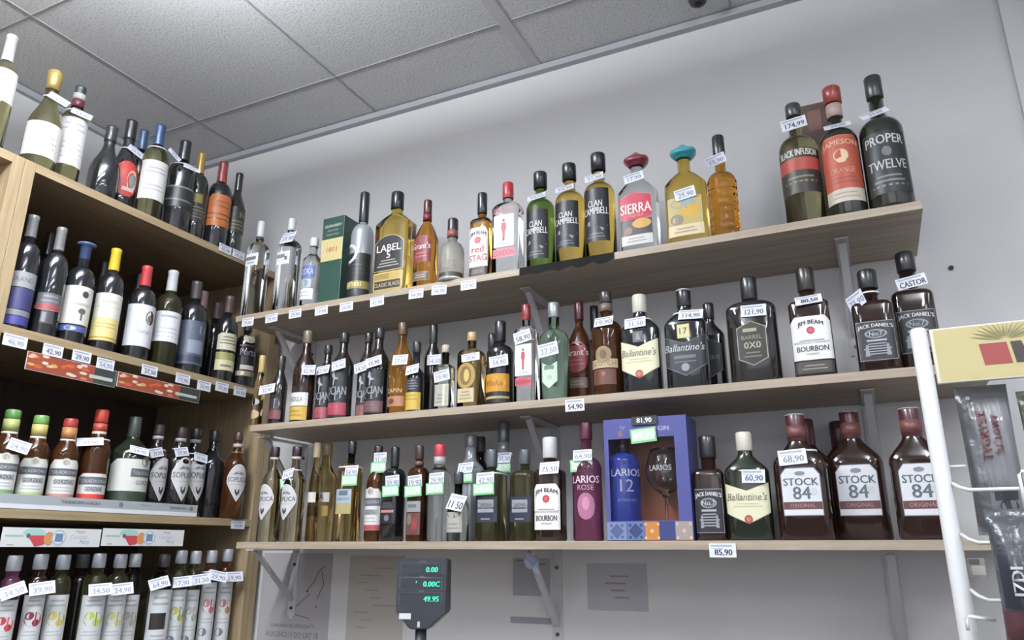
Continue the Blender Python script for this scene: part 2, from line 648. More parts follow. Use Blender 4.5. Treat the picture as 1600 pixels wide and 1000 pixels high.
class Body:
    def __init__(self, H, a, pr, flute=None):
        self.H, self.a = H, a
        self.zs, self.zn, nr, self.kind, self.n, ratio = pr
        self.b = a * ratio
        self.nr = max(0.0095, min(nr * a, 0.0165)) if a > 0.02 else nr * a
        self.flute = flute

    def sec(self, z):
        f = z / self.H
        if f <= 0.015:
            k = 0.93 + 0.07 * (f / 0.015)
            return self.a * k, self.b * k, self.n
        if f <= self.zs:
            return self.a, self.b, self.n
        if f >= self.zn:
            return self.nr, self.nr, 2
        t = (f - self.zs) / (self.zn - self.zs)
        k = curve(self.kind, t)
        return (self.nr + (self.a - self.nr) * k, self.nr + (self.b - self.nr) * k, 2 + (self.n - 2) * k ** 0.7)

    def pt(self, th, z, off=0.0):
        A, B, n = self.sec(z)
        s, c = math.sin(th), math.cos(th)
        if self.flute and z < self.H * self.zs:
            k = 1 - self.flute[1] * (0.5 + 0.5 * math.cos(self.flute[0] * th)) * (0.5 + 0.5 * math.sin(z * 2 * math.pi / 0.021))
            A, B = A * k, B * k
        x = A * math.copysign(abs(s) ** (2 / n), s)
        y = -B * math.copysign(abs(c) ** (2 / n), c)
        if off:
            l = math.hypot(x / max(A * A, 1e-9), y / max(B * B, 1e-9))
            if n > 2.5:
                gx = math.copysign(abs(x / A) ** (n - 1), x) / A
                gy = math.copysign(abs(y / B) ** (n - 1), y) / B
                l = math.hypot(gx, gy) or 1
                x += gx / l * off
                y += gy / l * off
            else:
                x += x / (A * A) / l * off
                y += y / (B * B) / l * off
        return x, y

    @staticmethod
    def angles(n, m=14):
        """angles from the front centre to the back centre, evenly spread along faces and corners"""
        e = n / 2
        q = sorted({math.asin(min(1, (k / m) ** e)) for k in range(m + 1)} | {math.acos(min(1, (k / m) ** e)) for k in range(m + 1)})
        keep = []
        for t in q:
            if not keep or t - keep[-1] > 1e-7:
                keep.append(t)
        return keep + [math.pi - t for t in keep[-2::-1]]

    def table(self, z):
        key = round(z, 4)
        if not hasattr(self, 'tb'):
            self.tb = {}
        if key not in self.tb:
            arc, last, rows = 0.0, None, []
            for th in self.angles(self.sec(z)[2]):
                p = self.pt(th, z)
                if last:
                    arc += math.hypot(p[0] - last[0], p[1] - last[1])
                rows.append((arc, th))
                last = p
            self.tb[key] = rows
        return self.tb[key]

    def surf(self, u, z, off):
        rows = self.table(z)
        s = abs(u)
        sg = -1 if u < 0 else 1
        x, y = self.pt(rows[-1][1] * sg, z, off)
        for i in range(1, len(rows)):
            if rows[i][0] >= s:
                a0, t0 = rows[i - 1]
                a1, t1 = rows[i]
                k = (s - a0) / max(a1 - a0, 1e-9)
                p, q = self.pt(t0 * sg, z, off), self.pt(t1 * sg, z, off)
                x, y = p[0] + (q[0] - p[0]) * k, p[1] + (q[1] - p[1]) * k
                break
        return Vector((x, y, z))

    def mesh(self, ztop):
        bm = bmesh.new()
        N = 32 if self.n < 2.6 else 40
        if self.flute:
            N = 64
        zs = [0, 0.006 * self.H, 0.015 * self.H]
        if self.flute:
            zz = 0.02 * self.H
            while zz < self.zs * self.H:
                zs.append(zz)
                zz += 0.0035
        zs += [self.zs * self.H]
        zs += [self.H * (self.zs + (self.zn - self.zs) * (1 - (1 - i / 8) ** 1.6 if self.kind == 'rnd' else i / 8)) for i in range(1, 9)]
        zs += [ztop]
        rings = []
        if self.n > 2.6:
            half = self.angles(self.n, 6)
            TH = [-t for t in half[::-1]][:-1] + half[:-1]
            N = len(TH)
        else:
            TH = [2 * math.pi * k / N - math.pi for k in range(N)]
        for z in zs:
            rings.append([bm.verts.new((*self.pt(t, z), z)) for t in TH])
        for i in range(len(rings) - 1):
            for k in range(N):
                f = bm.faces.new((rings[i][k], rings[i][(k + 1) % N], rings[i + 1][(k + 1) % N], rings[i + 1][k]))
                f.smooth = True
        bm.faces.new(rings[0][::-1])
        bm.faces.new(rings[-1])
        return bm


SHP = {
    'rect': (None, None),
    'oval': (lambda u: 0.5 - 0.5 * math.sqrt(max(0, 1 - u * u)), lambda u: 0.5 + 0.5 * math.sqrt(max(0, 1 - u * u))),
    'sop': (lambda u: 0.34 * u ** 2.2, lambda u: 1 - 0.5 * u ** 1.1),
    'ball': (lambda u: 0.20 * (1 - u), lambda u: 1 - 0.27 * u),
    'arch': (lambda u: 0.22 * u ** 2.5, None),
    'hex': (lambda u: 0.15 * u, lambda u: 1 - 0.15 * u),
    'cut': (lambda u: 0 if u < 0.72 else (u - 0.72) * 0.5, None),
}
NAMES = {'w': 'wine_bottle', 'h': 'whisky_bottle', 'v': 'vodka_bottle', 'g': 'gin_bottle', 't': 'tequila_bottle', 'l': 'liqueur_bottle', 'b': 'brandy_bottle'}
BOT = []
PLACED = []


def paint_label(P, lay, zc0, zc1, a):
    """lay = (shape, y0, y1, halfwidth, colour, border, elements)"""
    shape, _, _, hw, colr, border, els = lay
    hwm = hw * a
    ft, fb = SHP[shape]
    if border:
        bw = 0.0014
        P.region(-hwm - bw, hwm + bw, zc0 + bw, zc1 - bw, paper(border), ft, fb, off=0.0004)
    if colr:
        P.region(-hwm, hwm, zc0, zc1, paper(colr), ft, fb, off=0.0007)
    hh = zc0 - zc1
    o = 0.0010
    for e in els:
        if e[0] == 't':      # text, v, height, colour, [maxw, shear, arc, u, bold]
            _, s, v, h, c = e[:5]
            opt = e[5] if len(e) > 5 else {}
            P.text(s, opt.get('u', 0) * hwm, zc0 - v * hh, h * hh, paper(c), opt.get('w', 0.88) * 2 * hwm, off=o + 0.0004,
                   shear=opt.get('sh', 0), arc=opt.get('arc', 0) * hh, bold=opt.get('bold', 0))
        elif e[0] == 'b':    # band v0 v1 colour [u0 u1]
            u0, u1 = (e[4], e[5]) if len(e) > 4 else (-1, 1)
            P.region(u0 * hwm, u1 * hwm, zc0 - e[1] * hh, zc0 - e[2] * hh, paper(e[3]), nu=20, nv=2, off=o)
        elif e[0] == 'd':    # disc u v r colour [inner]
            P.disc(e[1] * hwm, zc0 - e[2] * hh, e[3] * hh, paper(e[4]), off=o + 0.0002, r2=(e[5] * hh if len(e) > 5 else None))
        elif e[0] == 'e':    # ellipse u v rx ry colour
            P.disc(e[1] * hwm, zc0 - e[2] * hh, e[3] * hwm, paper(e[5]), off=o + 0.0002, ry=e[4] * hh)
        elif e[0] == 'p':    # polygon [(u,v)...] colour
            P.poly([(u * hwm, zc0 - v * hh) for u, v in e[1]], paper(e[2]), off=o + 0.0003)
        elif e[0] == 'l':    # small print lines v0 v1 n colour
            n = e[3]
            for i in range(n):
                v = e[1] + (e[2] - e[1]) * (i + 0.5) / n
                wd = (0.5 + 0.25 * ((i * 7) % 3) / 2) * hwm
                P.region(-wd, wd, zc0 - (v - 0.2 * (e[2] - e[1]) / n) * hh, zc0 - (v + 0.2 * (e[2] - e[1]) / n) * hh, paper(e[4]), nu=6, nv=1, off=o)


CAPS = {}


def cap_profile(z0, z1, r, kind):
    if kind == 'foil':
        return [(z0, r * 1.0), (z0 + 0.002, r * 1.03), (z1 - 0.012, r * 0.96), (z1 - 0.010, r * 1.02), (z1 - 0.002, r * 1.02), (z1, r * 0.9)]
    if kind == 'champ':
        return [(z0, r * 1.0), (z1 - 0.04, r * 1.0), (z1 - 0.025, r * 1.15), (z1 - 0.006, r * 1.18), (z1, r * 0.8)]
    if kind == 'wide':
        return [(z0, r * 1.05), (z0 + 0.001, r * 1.22), (z1 - 0.004, r * 1.25), (z1 - 0.001, r * 1.18), (z1, r * 1.05)]
    if kind == 'tcap':
        return [(z0, r * 0.95), (z1 - 0.006, r * 0.95), (z1 - 0.005, r * 1.7), (z1 - 0.001, r * 1.7), (z1, r * 1.4)]
    return [(z0, r * 1.0), (z0 + 0.0015, r * 1.06), (z1 - 0.004, r * 1.06), (z1 - 0.001, r * 0.98), (z1, r * 0.9)]


def bottle(row, px, pt, w, prof, glass, kind, desc, cap=('#202024', 0.15), labels=(), dy=None, rot=0.0, group=None, flute=None, bands=(), H=None, nr=None, fill=None, deco=None):
    axis, z0 = ROWS[row]
    # first guess of the place from the cap's pixel, then refine with the bottle's radius
    pr = PR[prof]
    a = 0.035
    push = 0.0
    for it in range(60):
        dep = push + (dy if dy is not None else a * (pr[5] if axis == 'y' else 1.0) + 0.008)
        if axis == 'y':
            P0 = onY(px, pt, SY + dep)
            frm = Vector((0, 1))
        else:
            P0 = onX(px, pt, UX - dep)
        q = ROT.transposed() @ (P0 - EYE)
        depth = -q.z
        cosp = depth / math.hypot(depth, q.x)
        width = w * depth * cosp / F_PX
        th = math.atan2(abs(P0.x), P0.y) if axis == 'y' else math.radians(10)
        if pr[4] > 2.6:
            a = width / 2 / (math.cos(th) + pr[5] * math.sin(th) * 0.85) * 1.04
        else:
            a = width / 2
        if it < 3:
            continue
        clash = False
        for (r2, x2, y2, a2, b2, n2) in PLACED:
            if r2 != row:
                continue
            ddx, ddy = abs(P0.x - x2), abs(P0.y - y2)
            if pr[4] < 3.6 and n2 < 3.6 or axis == 'x':
                if pr[5] == 1 and (b2 == a2):
                    clash |= math.hypot(ddx, ddy) < a + a2 + 0.0015
                else:
                    clash |= (ddx / (a + a2 + .001)) ** 3 + (ddy / (a * pr[5] + b2 + .001)) ** 3 < 1
            else:
                clash |= ddx < a + a2 + 0.001 and ddy < a * pr[5] + b2 + 0.001
        if not clash:
            break
        push += 0.006
    PLACED.append((row, P0.x, P0.y, a, a * pr[5], pr[4]))
    if push:
        print('PUSHED', round(push, 3), desc)
    if H:
        z0 = P0.z - H
    Ht = P0.z - z0
    rz = math.radians(rot) + (0 if axis == 'y' else math.radians(65))
    body = Body(Ht, a, pr, flute)
    if nr:
        body.nr = nr
    e = empty(NAMES[kind], (P0.x, P0.y, z0 + 0.0004), rz)
    tag(e, desc, 'bottle', group)
    fdir = Vector((math.sin(rz), -math.cos(rz)))
    ckind = cap[2] if len(cap) > 2 else 'cyl'
    zc = Ht * (1 - cap[1])
    ztop = Ht - 0.006 if ckind != 'hat' else Ht * (1 - cap[1]) + 0.004
    o = link('glass_body', body.mesh(ztop), GL[glass], e)
    crough = 0.32
    cm = mat(cap[0], crough, metal=(cap[3] if len(cap) > 3 else 0.0), coat=0.3)
    bm = bmesh.new()
    r = body.nr + 0.0012
    if ckind == 'hat':
        R = a * 0.66
        h = Ht - zc
        add_lathe(bm, [(zc, r * 1.0), (zc + h * 0.10, r * 1.25), (zc + h * 0.16, R * 0.72), (zc + h * 0.28, R * 0.97), (zc + h * 0.40, R), (zc + h * 0.52, R * 0.93),
                       (zc + h * 0.62, R * 0.72), (zc + h * 0.74, R * 0.50), (zc + h * 0.88, R * 0.30), (zc + h * 0.97, R * 0.16), (zc + h, R * 0.04)], 24,
                  mod=lambda z, rr, t: (0.004 * math.cos(2 * t) if rr > R * 0.78 else 0))
    else:
        add_lathe(bm, cap_profile(zc, Ht, r, ckind), 20)
    co = link('foil_capsule' if ckind in ('foil', 'champ') else 'cap', bm, cm, e)
    if deco:
        for (f0, f1, colr) in deco:      # coloured bands round the cap or the neck
            bm = bmesh.new()
            rr = r * 1.06 + 0.0005
            add_lathe(bm, [(Ht * f0, rr), (Ht * f1, rr)], 20)
            link('neck_band', bm, mat(colr, 0.4), e)
    # labels: vertical extent read off the photograph on the bottle's front surface
    fx = P0.to_2d() + fdir * body.b
    cpl = fdir.x * fx.x + fdir.y * fx.y
    for i, lay in enumerate(labels):
        zz = []
        for py in (lay[1], lay[2]):
            zz.append(on_plane(lean(px, pt, py), py, fdir, cpl).z - z0)
        z1, z2 = min(zz[0], Ht * 0.96), max(zz[1], 0.004)
        P = Painter(body.surf)
        paint_label(P, lay, z1, z2, a)
        P.link('label', e)
    info = dict(e=e, x=P0.x, y=P0.y, z0=z0, H=Ht, a=a, b=body.b, body=body, f=fdir, desc=desc, px=px, pt=pt)
    BOT.append((row, px, round(Ht, 3), round(2 * a, 3), desc))
    return info


def price_text():
    return random.choice(['17,90', '29,90', '34,50', '42,90', '27,50', '39,90', '64,90', '24,90', '19,90', '54,90', '31,50', '46,90'])


TM = mat('#e8eaf4', 0.35)
TG = mat('#7fc08a', 0.4)


def card_mesh(w, h, price, kind='white', ink='#9093a6', head='#a9adc0'):
    """flat price card in local XZ, centred, facing -Y"""
    P = Painter(lambda u, v, off: Vector((u, -off, v)))
    th = 0.0008
    m = TM if kind != 'green' else TG
    vs = add_box(P.bm, (-w / 2, 0, -h / 2), (w / 2, th, h / 2), P.mi(m))
    if kind == 'green':
        P.region(-w * 0.44, w * 0.44, h * 0.40, -h * 0.36, mat('#c9e8cd', 0.5), nu=1, nv=1, off=0.0004)
    if kind != 'green':
        P.region(-w * 0.44, w * 0.36, h * 0.40, h * 0.26, paper(head), nu=1, nv=1, off=0.0003)
        P.region(-w * 0.44, w * 0.05, h * 0.17, h * 0.10, paper('#c4c6d4'), nu=1, nv=1, off=0.0003)
    if price:
        P.text(price, 0.02 * w, -h * 0.16 if kind != 'green' else 0, h * (0.48 if kind != 'green' else 0.62), paper(ink), w * 0.86, off=0.0006, bold=h * 0.03)
    return P


def neck_tag(B, px, py, desc, w=0.049, h=0.028, roll=0, price=None, kind='white', ink='#9093a6', tilt=None, turn=0, out=0.0):
    """price card hung on a bottle by a paper collar"""
    if kind == 'double':
        h = 0.030
    f = B['f']
    ax = Vector((B['x'], B['y']))
    ang = math.atan2(f.x, -f.y) + math.radians(turn)
    f = Vector((math.sin(ang), -math.cos(ang)))
    body = B['body']
    c0 = ax.dot(f)
    z = on_plane(px, py, f, c0 + 0.03).z - B['z0']
    rb = lambda zz: body.sec(min(max(zz, 0.001), B['H'] - 0.001))[1] + 0.0022
    hb = h if kind != 'double' else h * 2
    rlo, rhi = rb(z - h / 2), rb(z + h / 2)
    if tilt is None:
        tilt = max(min(math.atan2(rlo - rhi, h), math.radians(42)), 0)
    else:
        tilt = math.radians(tilt)
    d = rlo + 0.0015 - math.sin(tilt) * h * 0.5 + out
    for k in range(6):
        zz = z + (k / 5 - 0.5) * h
        need = rb(zz) + 0.0015 + out
        have = d - math.sin(tilt) * (k / 5 - 0.5) * h
        if have < need:
            d += need - have
    P3 = on_plane(px, py, f, c0 + d)
    e = empty('price_tag', P3, 0)
    e.rotation_euler = (0, 0, ang)
    tag(e, desc, 'price tag')
    R = Matrix.Rotation(-tilt, 4, 'X') @ Matrix.Rotation(math.radians(roll), 4, 'Y')
    P = card_mesh(w, h, price or price_text(), ink=ink)
    c = P.link('card', e)
    c.matrix_local = R
    if kind == 'double':
        P = card_mesh(w * 1.2, h * 0.92, price_text(), 'green', ink='#f4fff4')
        c = P.link('promo_card', e)
        c.matrix_local = Matrix.Translation((-0.003, -0.0025, -h * 0.80)) @ Matrix.Rotation(math.radians(roll * 0.6), 4, 'Y')
    # narrow paper collar that holds the card
    zn = z + h / 2 * math.cos(tilt) - 0.002
    if zn < B['H'] * (body.zs + 0.5 * (body.zn - body.zs)):
        return e
    zn = min(zn, B['H'] * 0.97)
    A_, B_, n_ = body.sec(zn)
    loc = Matrix.Rotation(-ang, 3, 'Z') @ (Vector((ax.x, ax.y, B['z0'] + zn)) - P3)
    top = R @ Vector((0, 0.0005, h / 2 - 0.002))
    bm = bmesh.new()
    n = 16
    rings = []
    for zz in (-0.0016, 0.0016):
        ring = []
        for k in range(n):
            t = 2 * math.pi * k / n - math.pi
            x, y = body.pt(t, zn, 0.0022 if zn > B['H'] * body.zn else 0.0035)
            ring.append(bm.verts.new((loc.x + x, loc.y + y, loc.z + zz)))
        rings.append(ring)
    for k in range(n):
        bm.faces.new((rings[0][k], rings[0][(k + 1) % n], rings[1][(k + 1) % n], rings[1][k]))
    link('collar', bm, TM, e)
    return e


def edge_tag(px, py, desc, plane='y', price=None, w=0.047, h=0.026, ink='#9093a6', roll=0, group=None):
    if plane == 'y':
        p = onY(px, py, SY - 0.0022)
        rz = 0
    else:
        p = onX(px, py, UX + 0.0022)
        rz = math.radians(90)
    P = card_mesh(w, h, price or price_text(), ink=ink)
    e = P.link('price_tag')
    e.matrix_world = Matrix.Translation(p) @ Matrix.Rotation(rz, 4, 'Z') @ Matrix.Rotation(math.radians(roll), 4, 'Y')
    tag(e, desc, 'price tag', group)
    return e

# ================================================================== goods
WH, CR, DK, RD = '#eceaea', '#e6e0cc', '#222228', '#a8303a'
K = '#3c3a40'


def neck(B, px, py, nm, **k):
    neck_tag(B, px, py, 'white price card on the neck of the ' + nm, **k)


def jimbeam(y0, y1, red=False):
    els = [('t', 'JIM BEAM', .15, .12, '#37313a', dict(arc=.06, w=.8, bold=.0006)), ('d', 0, .33, .085, RD), ('d', 0, .33, .055, '#c4606a')]
    if red:
        els += [('t', 'red', .56, .17, RD, dict(bold=.0008)), ('t', 'STAG', .78, .16, '#a05058', dict(bold=.0006))]
    else:
        els += [('b', .55, .57, '#8a8488', -.6, .6), ('t', 'KENTUCKY STRAIGHT', .61, .05, '#77717a'), ('t', 'BOURBON', .75, .12, '#4a444c', dict(w=.75, bold=.0006)), ('t', 'WHISKEY', .87, .045, '#77717a')]
    return ('cut', y0, y1, 1.0, WH, None, els)


def jack(y0, y1):
    return ('rect', y0, y1, .86, '#2c2c32', '#8f9094', [
        ('t', "JACK DANIEL'S", .11, .13, '#d2d2d4', dict(arc=.05, w=.95, bold=.0006)), ('e', 0, .32, .62, .12, '#8c8f96'),
        ('e', 0, .32, .50, .09, '#4a4c54'), ('t', 'No.7', .32, .11, '#c4c5ca'), ('b', .47, .52, '#a5a7ac', -.55, .55), ('l', .55, .88, 5, '#9c9ea6'),
        ('p', [(-.62, .60), (-.5, .60), (-.45, .9), (-.7, .9)], '#8d9097'), ('p', [(.5, .60), (.62, .60), (.7, .9), (.45, .9)], '#8d9097')])


def ballan(y0, y1, black=False):
    if black:
        els = [('t', "Ballantine's", .30, .19, '#b9bcc2', dict(sh=.25, w=.92, bold=.0005)), ('b', .50, .58, '#5d6069', -.5, .5), ('d', 0, .80, .10, '#8e9096'), ('l', .62, .70, 1, '#5d6069')]
        return ('ball', y0, y1, 1.02, '#33353c', '#85878e', els)
    els = [('t', "Ballantine's", .34, .19, '#7b7869', dict(sh=.25, w=.86, bold=.0003)), ('l', .48, .62, 2, '#c4bd9a'), ('d', 0, .90, .105, '#9d4c44'), ('d', 0, .90, .06, '#b8736a')]
    return ('ball', y0, y1, 1.02, '#e2dec0', '#b7ae84', els)


def stock(y0, y1):
    return ('cut', y0, y1, .70, '#dfdfe4', '#8a8a90', [
        ('e', 0, .11, .28, .05, '#77828a'), ('b', .12, .17, '#dfdfe4', -.4, .4), ('t', 'STOCK', .29, .16, '#4a5862', dict(w=.9, bold=.0009)), ('t', '84', .53, .27, '#56646c', dict(w=.5, bold=.0012)),
        ('e', .62, .50, .2, .08, '#cfcfd4'), ('b', .72, .88, '#5a3a3c'), ('t', 'ORIGINAL', .80, .08, '#b08a86', dict(w=.8))])


def soplica(y0, y1, hw=.95):
    return ('sop', y0, y1, hw, '#c9c8ca', '#f0f0f0', [
        ('p', [(-.55, .27), (-.25, .20), (0, .18), (.25, .20), (.55, .27), (.3, .28), (0, .26), (-.3, .28)], '#7d7e82'), ('t', 'SOPLICA', .41, .13, '#55555c', dict(w=.95, bold=.0004)),
        ('b', .55, .56, '#9a9aa0', -.7, .7), ('p', [(-.22, .68), (.22, .68), (.2, .78), (0, .86), (-.2, .78)], '#4e4e55')])


def zolad(y0, y1, hw=1.0, foot='#b25f5a', disc='#9c9a94'):
    return ('cut', y0, y1, hw, '#dddcd8', '#b4b0a4', [
        ('d', 0, .06, .11, '#cfcbbd'), ('d', 0, .06, .075, disc), ('b', .22, .42, '#5a5c62', -.95, .95), ('t', 'ŻOŁĄDKOWA', .32, .13, '#b9bac0', dict(w=.85)),
        ('b', .50, .64, '#a6a8ac', -.55, .75), ('t', 'GORZKA', .57, .1, '#45474e', dict(w=.55)), ('l', .68, .84, 2, '#b5b6b8'), ('b', .88, 1, foot)])


def clan(y0, y1):
    return ('rect', y0, y1, .92, '#24242a', None, [
        ('t', 'CLAN', .30, .12, '#dcdcde', dict(w=.5, bold=.0006)), ('t', 'CAMPBELL', .44, .13, '#dcdcde', dict(w=.92, bold=.0008)),
        ('p', [(-.9, .72), (-.5, .62), (0, .66), (.4, .76), (.9, .7), (.5, .82), (0, .74), (-.5, .70)], '#8e8f96'), ('l', .84, .95, 2, '#6c6d74')])


def guard(y0, y1):
    """gin label with a small standing red figure"""
    return ('rect', y0, y1, .72, '#e6e6ea', '#b9b9c0', [
        ('e', 0, .17, .12, .05, '#6b4048'), ('p', [(-.2, .24), (.2, .24), (.26, .42), (.14, .52), (.1, .74), (-.1, .74), (-.14, .52), (-.26, .42)], '#a34b52'),
        ('p', [(-.1, .74), (.1, .74), (.08, .82), (-.12, .82)], '#5a3a40'), ('l', .86, .96, 2, '#aab0ba')])


# ------------------------------------------------------------------ top wall shelf
bottle('C', 409, 347, 36, 'sq', 'clear', 'v', 'tall clear square vodka bottle, first from the left on the top wall shelf', cap=('#d9dbe0', .17),
       labels=[('rect', 394, 413, .92, '#e6e6ea', None, [('b', .28, .55, '#6d7078', -.8, .75), ('l', .65, .9, 1, '#9a9ca4')])], deco=[(.80, .83, '#3a3c42')])
B = bottle('C', 457, 343, 38, 'sq', 'clear', 'v', 'clear square vodka bottle with white neck card, second on top wall shelf', cap=('#d6d8dd', .13),
           labels=[('rect', 391, 411, .92, '#e6e6ea', None, [('b', .2, .5, '#7d8088', -.8, .4), ('b', .4, .7, '#6d7078', .4, .75)])], deco=[(.70, .73, '#4a4c52')])
neck(B, 450, 371, 'second clear vodka bottle on the top shelf', w=.052, h=.045)
bottle('C', 492, 373, 30, 'vod', 'clear', 'v', 'small clear vodka bottle with a blue label beside the green carton', cap=('#d8dbe0', .13), dy=.03,
       labels=[('rect', 413, 432, .98, '#56689a', None, [('t', 'VODKA', .5, .5, '#c8d0e4')]), ('rect', 449, 466, .98, '#dfe6e2', None, [('l', .2, .8, 2, '#b4bec0')]), ('rect', 434, 448, .7, '#a8b2b8', None, [('d', 0, .5, .4, '#7d8a94')])])
B5 = bottle('C', 571, 302, 36, 'long', 'silver', 'v', 'silver and black bottle with a ring emblem and long black neck', cap=('#1e1e22', .29),
            labels=[('rect', 393, 437, 1.57, '#26262b', None, [('d', -.35, .0, .36, '#c9ccd0', .25), ('b', .2, .23, '#b9bcc2', -.2, .2), ('l', .35, .8, 3, '#4b4c54')]),
                    ('rect', 437, 448, 1.57, '#8f8046', None, [('t', 'BROTHERS', .5, .6, '#ece0a8', dict(w=.5, bold=.0006))]), ('rect', 449, 466, 1.57, '#303036', None, [])])
bottle('C', 622, 302, 64, 'l5', 'gold', 'h', 'large flat-sided gold whisky bottle with an arched black label', cap=('#2a2a2e', .17, 'cyl', .5),
       labels=[('arch', 366, 420, .84, '#26242a', '#e0d6b0', [('t', 'LABEL', .36, .2, '#ece8dc', dict(w=.85, bold=.001)), ('t', '5', .56, .2, '#ece8dc', dict(w=.4, bold=.001)), ('l', .68, .92, 3, '#a59f92')]),
               ('rect', 424, 452, .84, '#b39a58', '#e0d6b0', [('b', .05, .35, '#8a7a42', -.9, .1), ('b', .45, .9, '#3a322c', -.9, .9), ('t', 'CLASSIC BLACK', .67, .22, '#c9bd9a')])])
bottle('C', 669, 314, 42, 'tri', 'amber', 'h', 'triangular amber whisky bottle with dark red label on the top shelf', cap=('#4a2226', .16), dy=.04,
       labels=[('arch', 366, 408, .95, '#6d2c30', None, [('t', "Grant's", .40, .22, '#e4d4d0', dict(w=.92, bold=.0008)), ('l', .6, .85, 2, '#a5605a')]), ('rect', 424, 436, .8, '#5d4a42', '#9a8570', [('l', .2, .8, 2, '#a89c8c')])], deco=[(.76, .84, '#6b2f30')])
bottle('C', 708, 343, 38, 'low', 'frost', 'v', 'short frosted round bottle with dark brown cap on the top shelf', cap=('#2c2627', .31), dy=.022,
       labels=[('rect', 402, 418, 1.2, None, None, [('t', 'ABLKA', .5, .75, '#9c8f78', dict(w=.7, bold=.0004))]), ('rect', 423, 430, 1.5, '#4a423e', None, []), ('rect', 430, 442, 1.5, '#e4e2dc', None, [('b', .25, .8, '#8a8880', -.35, .0), ('b', .25, .8, '#a8a69c', .15, .3)])], deco=[(.70, .80, '#8a5550')])
bottle('C', 754, 303, 38, 'jb', 'amber', 'h', 'bourbon bottle with red lettering on white label, top shelf', cap=('#232326', .25),
       labels=[jimbeam(354, 416, True), ('rect', 417, 432, .95, '#4c4444', '#2a2426', [('l', .3, .8, 2, '#8a7a70')])])
bottle('C', 794, 287, 50, 'gin', 'clear', 'g', 'square clear gin bottle with red cap and red figure on the top shelf', cap=('#a8343c', .18), dy=.035,
       labels=[('rect', 322, 333, .8, None, None, [('t', 'BEEFEATER', .5, .8, '#b0707a', dict(w=.95, bold=.0004))]), guard(335, 384), ('rect', 387, 401, .8, '#c97a84', None, [('t', 'LONDON', .5, .6, '#a03a48')])])
B = bottle('C', 844, 271, 44, 'clan', 'green', 'h', 'green whisky bottle with glossy black cap and white script on black', cap=('#1e1e22', .17, 'wide'), dy=.05, labels=[clan(325, 402)])
neck(B, 838, 307, 'green whisky bottle on the top shelf', roll=-12)
B = bottle('C', 889, 258, 46, 'clan', 'gold', 'h', 'gold whisky bottle with black label right beside the green whisky bottle', cap=('#1e1e22', .17, 'wide'), dy=.05, labels=[clan(312, 385)])
neck(B, 882, 294, 'gold whisky bottle standing beside the green bottle', roll=-10)
B = bottle('C', 934, 242, 48, 'clan', 'gold', 'h', 'gold whisky bottle with black label standing left of the red sombrero bottle', cap=('#1e1e22', .17, 'wide'), dy=.05, labels=[clan(292, 375)])
neck(B, 928, 277, 'gold whisky bottle left of the sombrero bottles', roll=-10)
B = bottle('C', 993, 239, 64, 'sier', 'clear', 't', 'clear tequila bottle with a dark red sombrero stopper', cap=('#7c3040', .155, 'hat'),
           labels=[('hex', 300, 345, .80, '#b03648', '#c98a8c', [('t', 'SIERRA', .55, .34, '#f0e4e0', dict(w=.98, bold=.0012)), ('t', 'TEQUILA', .80, .13, '#d8a8a8', dict(w=.5))]),
                   ('rect', 342, 366, .80, '#4c4c46', None, [('e', .35, .3, .6, .32, '#c9a05a'), ('e', -.5, .7, .25, .25, '#8a6a50')]), ('rect', 366, 381, .80, '#d2d2cf', None, [('l', .2, .8, 2, '#a2a09c')])])
neck(B, 990, 277, 'clear tequila bottle with red sombrero', roll=-10)
B = bottle('C', 1066, 227, 66, 'sier', 'gold', 't', 'golden tequila bottle with a turquoise sombrero stopper', cap=('#3c9aa4', .155, 'hat'),
           labels=[('rect', 308, 350, .80, '#b8a468', '#d0c49a', [('e', -.1, .2, .75, .2, '#8aa0a8'), ('e', .3, .5, .6, .25, '#c8a048'), ('e', -.5, .8, .4, .2, '#7c7468')]), ('rect', 350, 367, .86, '#d6c7a4', None, [('l', .2, .8, 2, '#a5947a')])])
neck(B, 1070, 302, 'golden tequila bottle with turquoise sombrero', roll=-8)
B = bottle('C', 1121, 214, 46, 'rnd', 'amber', 'b', 'round amber bottle with dimpled glass and tall black cap', cap=('#26262a', .21), flute=(14, .07), dy=.05)
neck(B, 1118, 250, 'dimpled amber bottle', roll=-14)
B = bottle('C', 1238, 165, 60, 'clan', 'wineg', 'h', 'olive whisky bottle with a red band, left in the trio at the shelf end', cap=('#33393c', .11), dy=.045,
           labels=[('rect', 231, 300, 1.35, '#38352f', None, [('t', 'BLACK INFUSION', .10, .15, '#d6d2c4', dict(w=.75, bold=.0009)), ('b', .22, .50, '#a04438'), ('l', .6, .8, 2, '#7a7260')])])
neck(B, 1240, 193, 'olive whisky bottle at the shelf end', roll=-6, ink='#44485a', w=.055, price='174,99')
B = bottle('C', 1298, 139, 59, 'rnd', 'dkgreen', 'h', 'dark whisky bottle with orange label and red cap, middle of the trio', cap=('#8e3a36', .13, 'wide'), dy=.04, deco=[(.76, .86, '#b5a098')],
           labels=[('cut', 212, 294, 1.15, '#a8503c', '#c87a5a', [('t', 'JAMESON', .14, .13, '#e0b8a0', dict(arc=.03, w=.9, bold=.0008)), ('d', 0, .38, .12, '#e6c8a8'), ('e', 0, .47, .22, .05, '#e6c8a8'), ('t', 'ORANGE', .66, .1, '#dc9c80', dict(w=.55)), ('l', .76, .92, 2, '#8a3c30')]),
                   ('rect', 294, 314, 1.15, '#c9bfb0', None, [('l', .2, .8, 2, '#a59a8c')])])
neck(B, 1308, 196, 'orange-labelled whisky bottle at the shelf end', roll=-4, w=.055, h=.024)
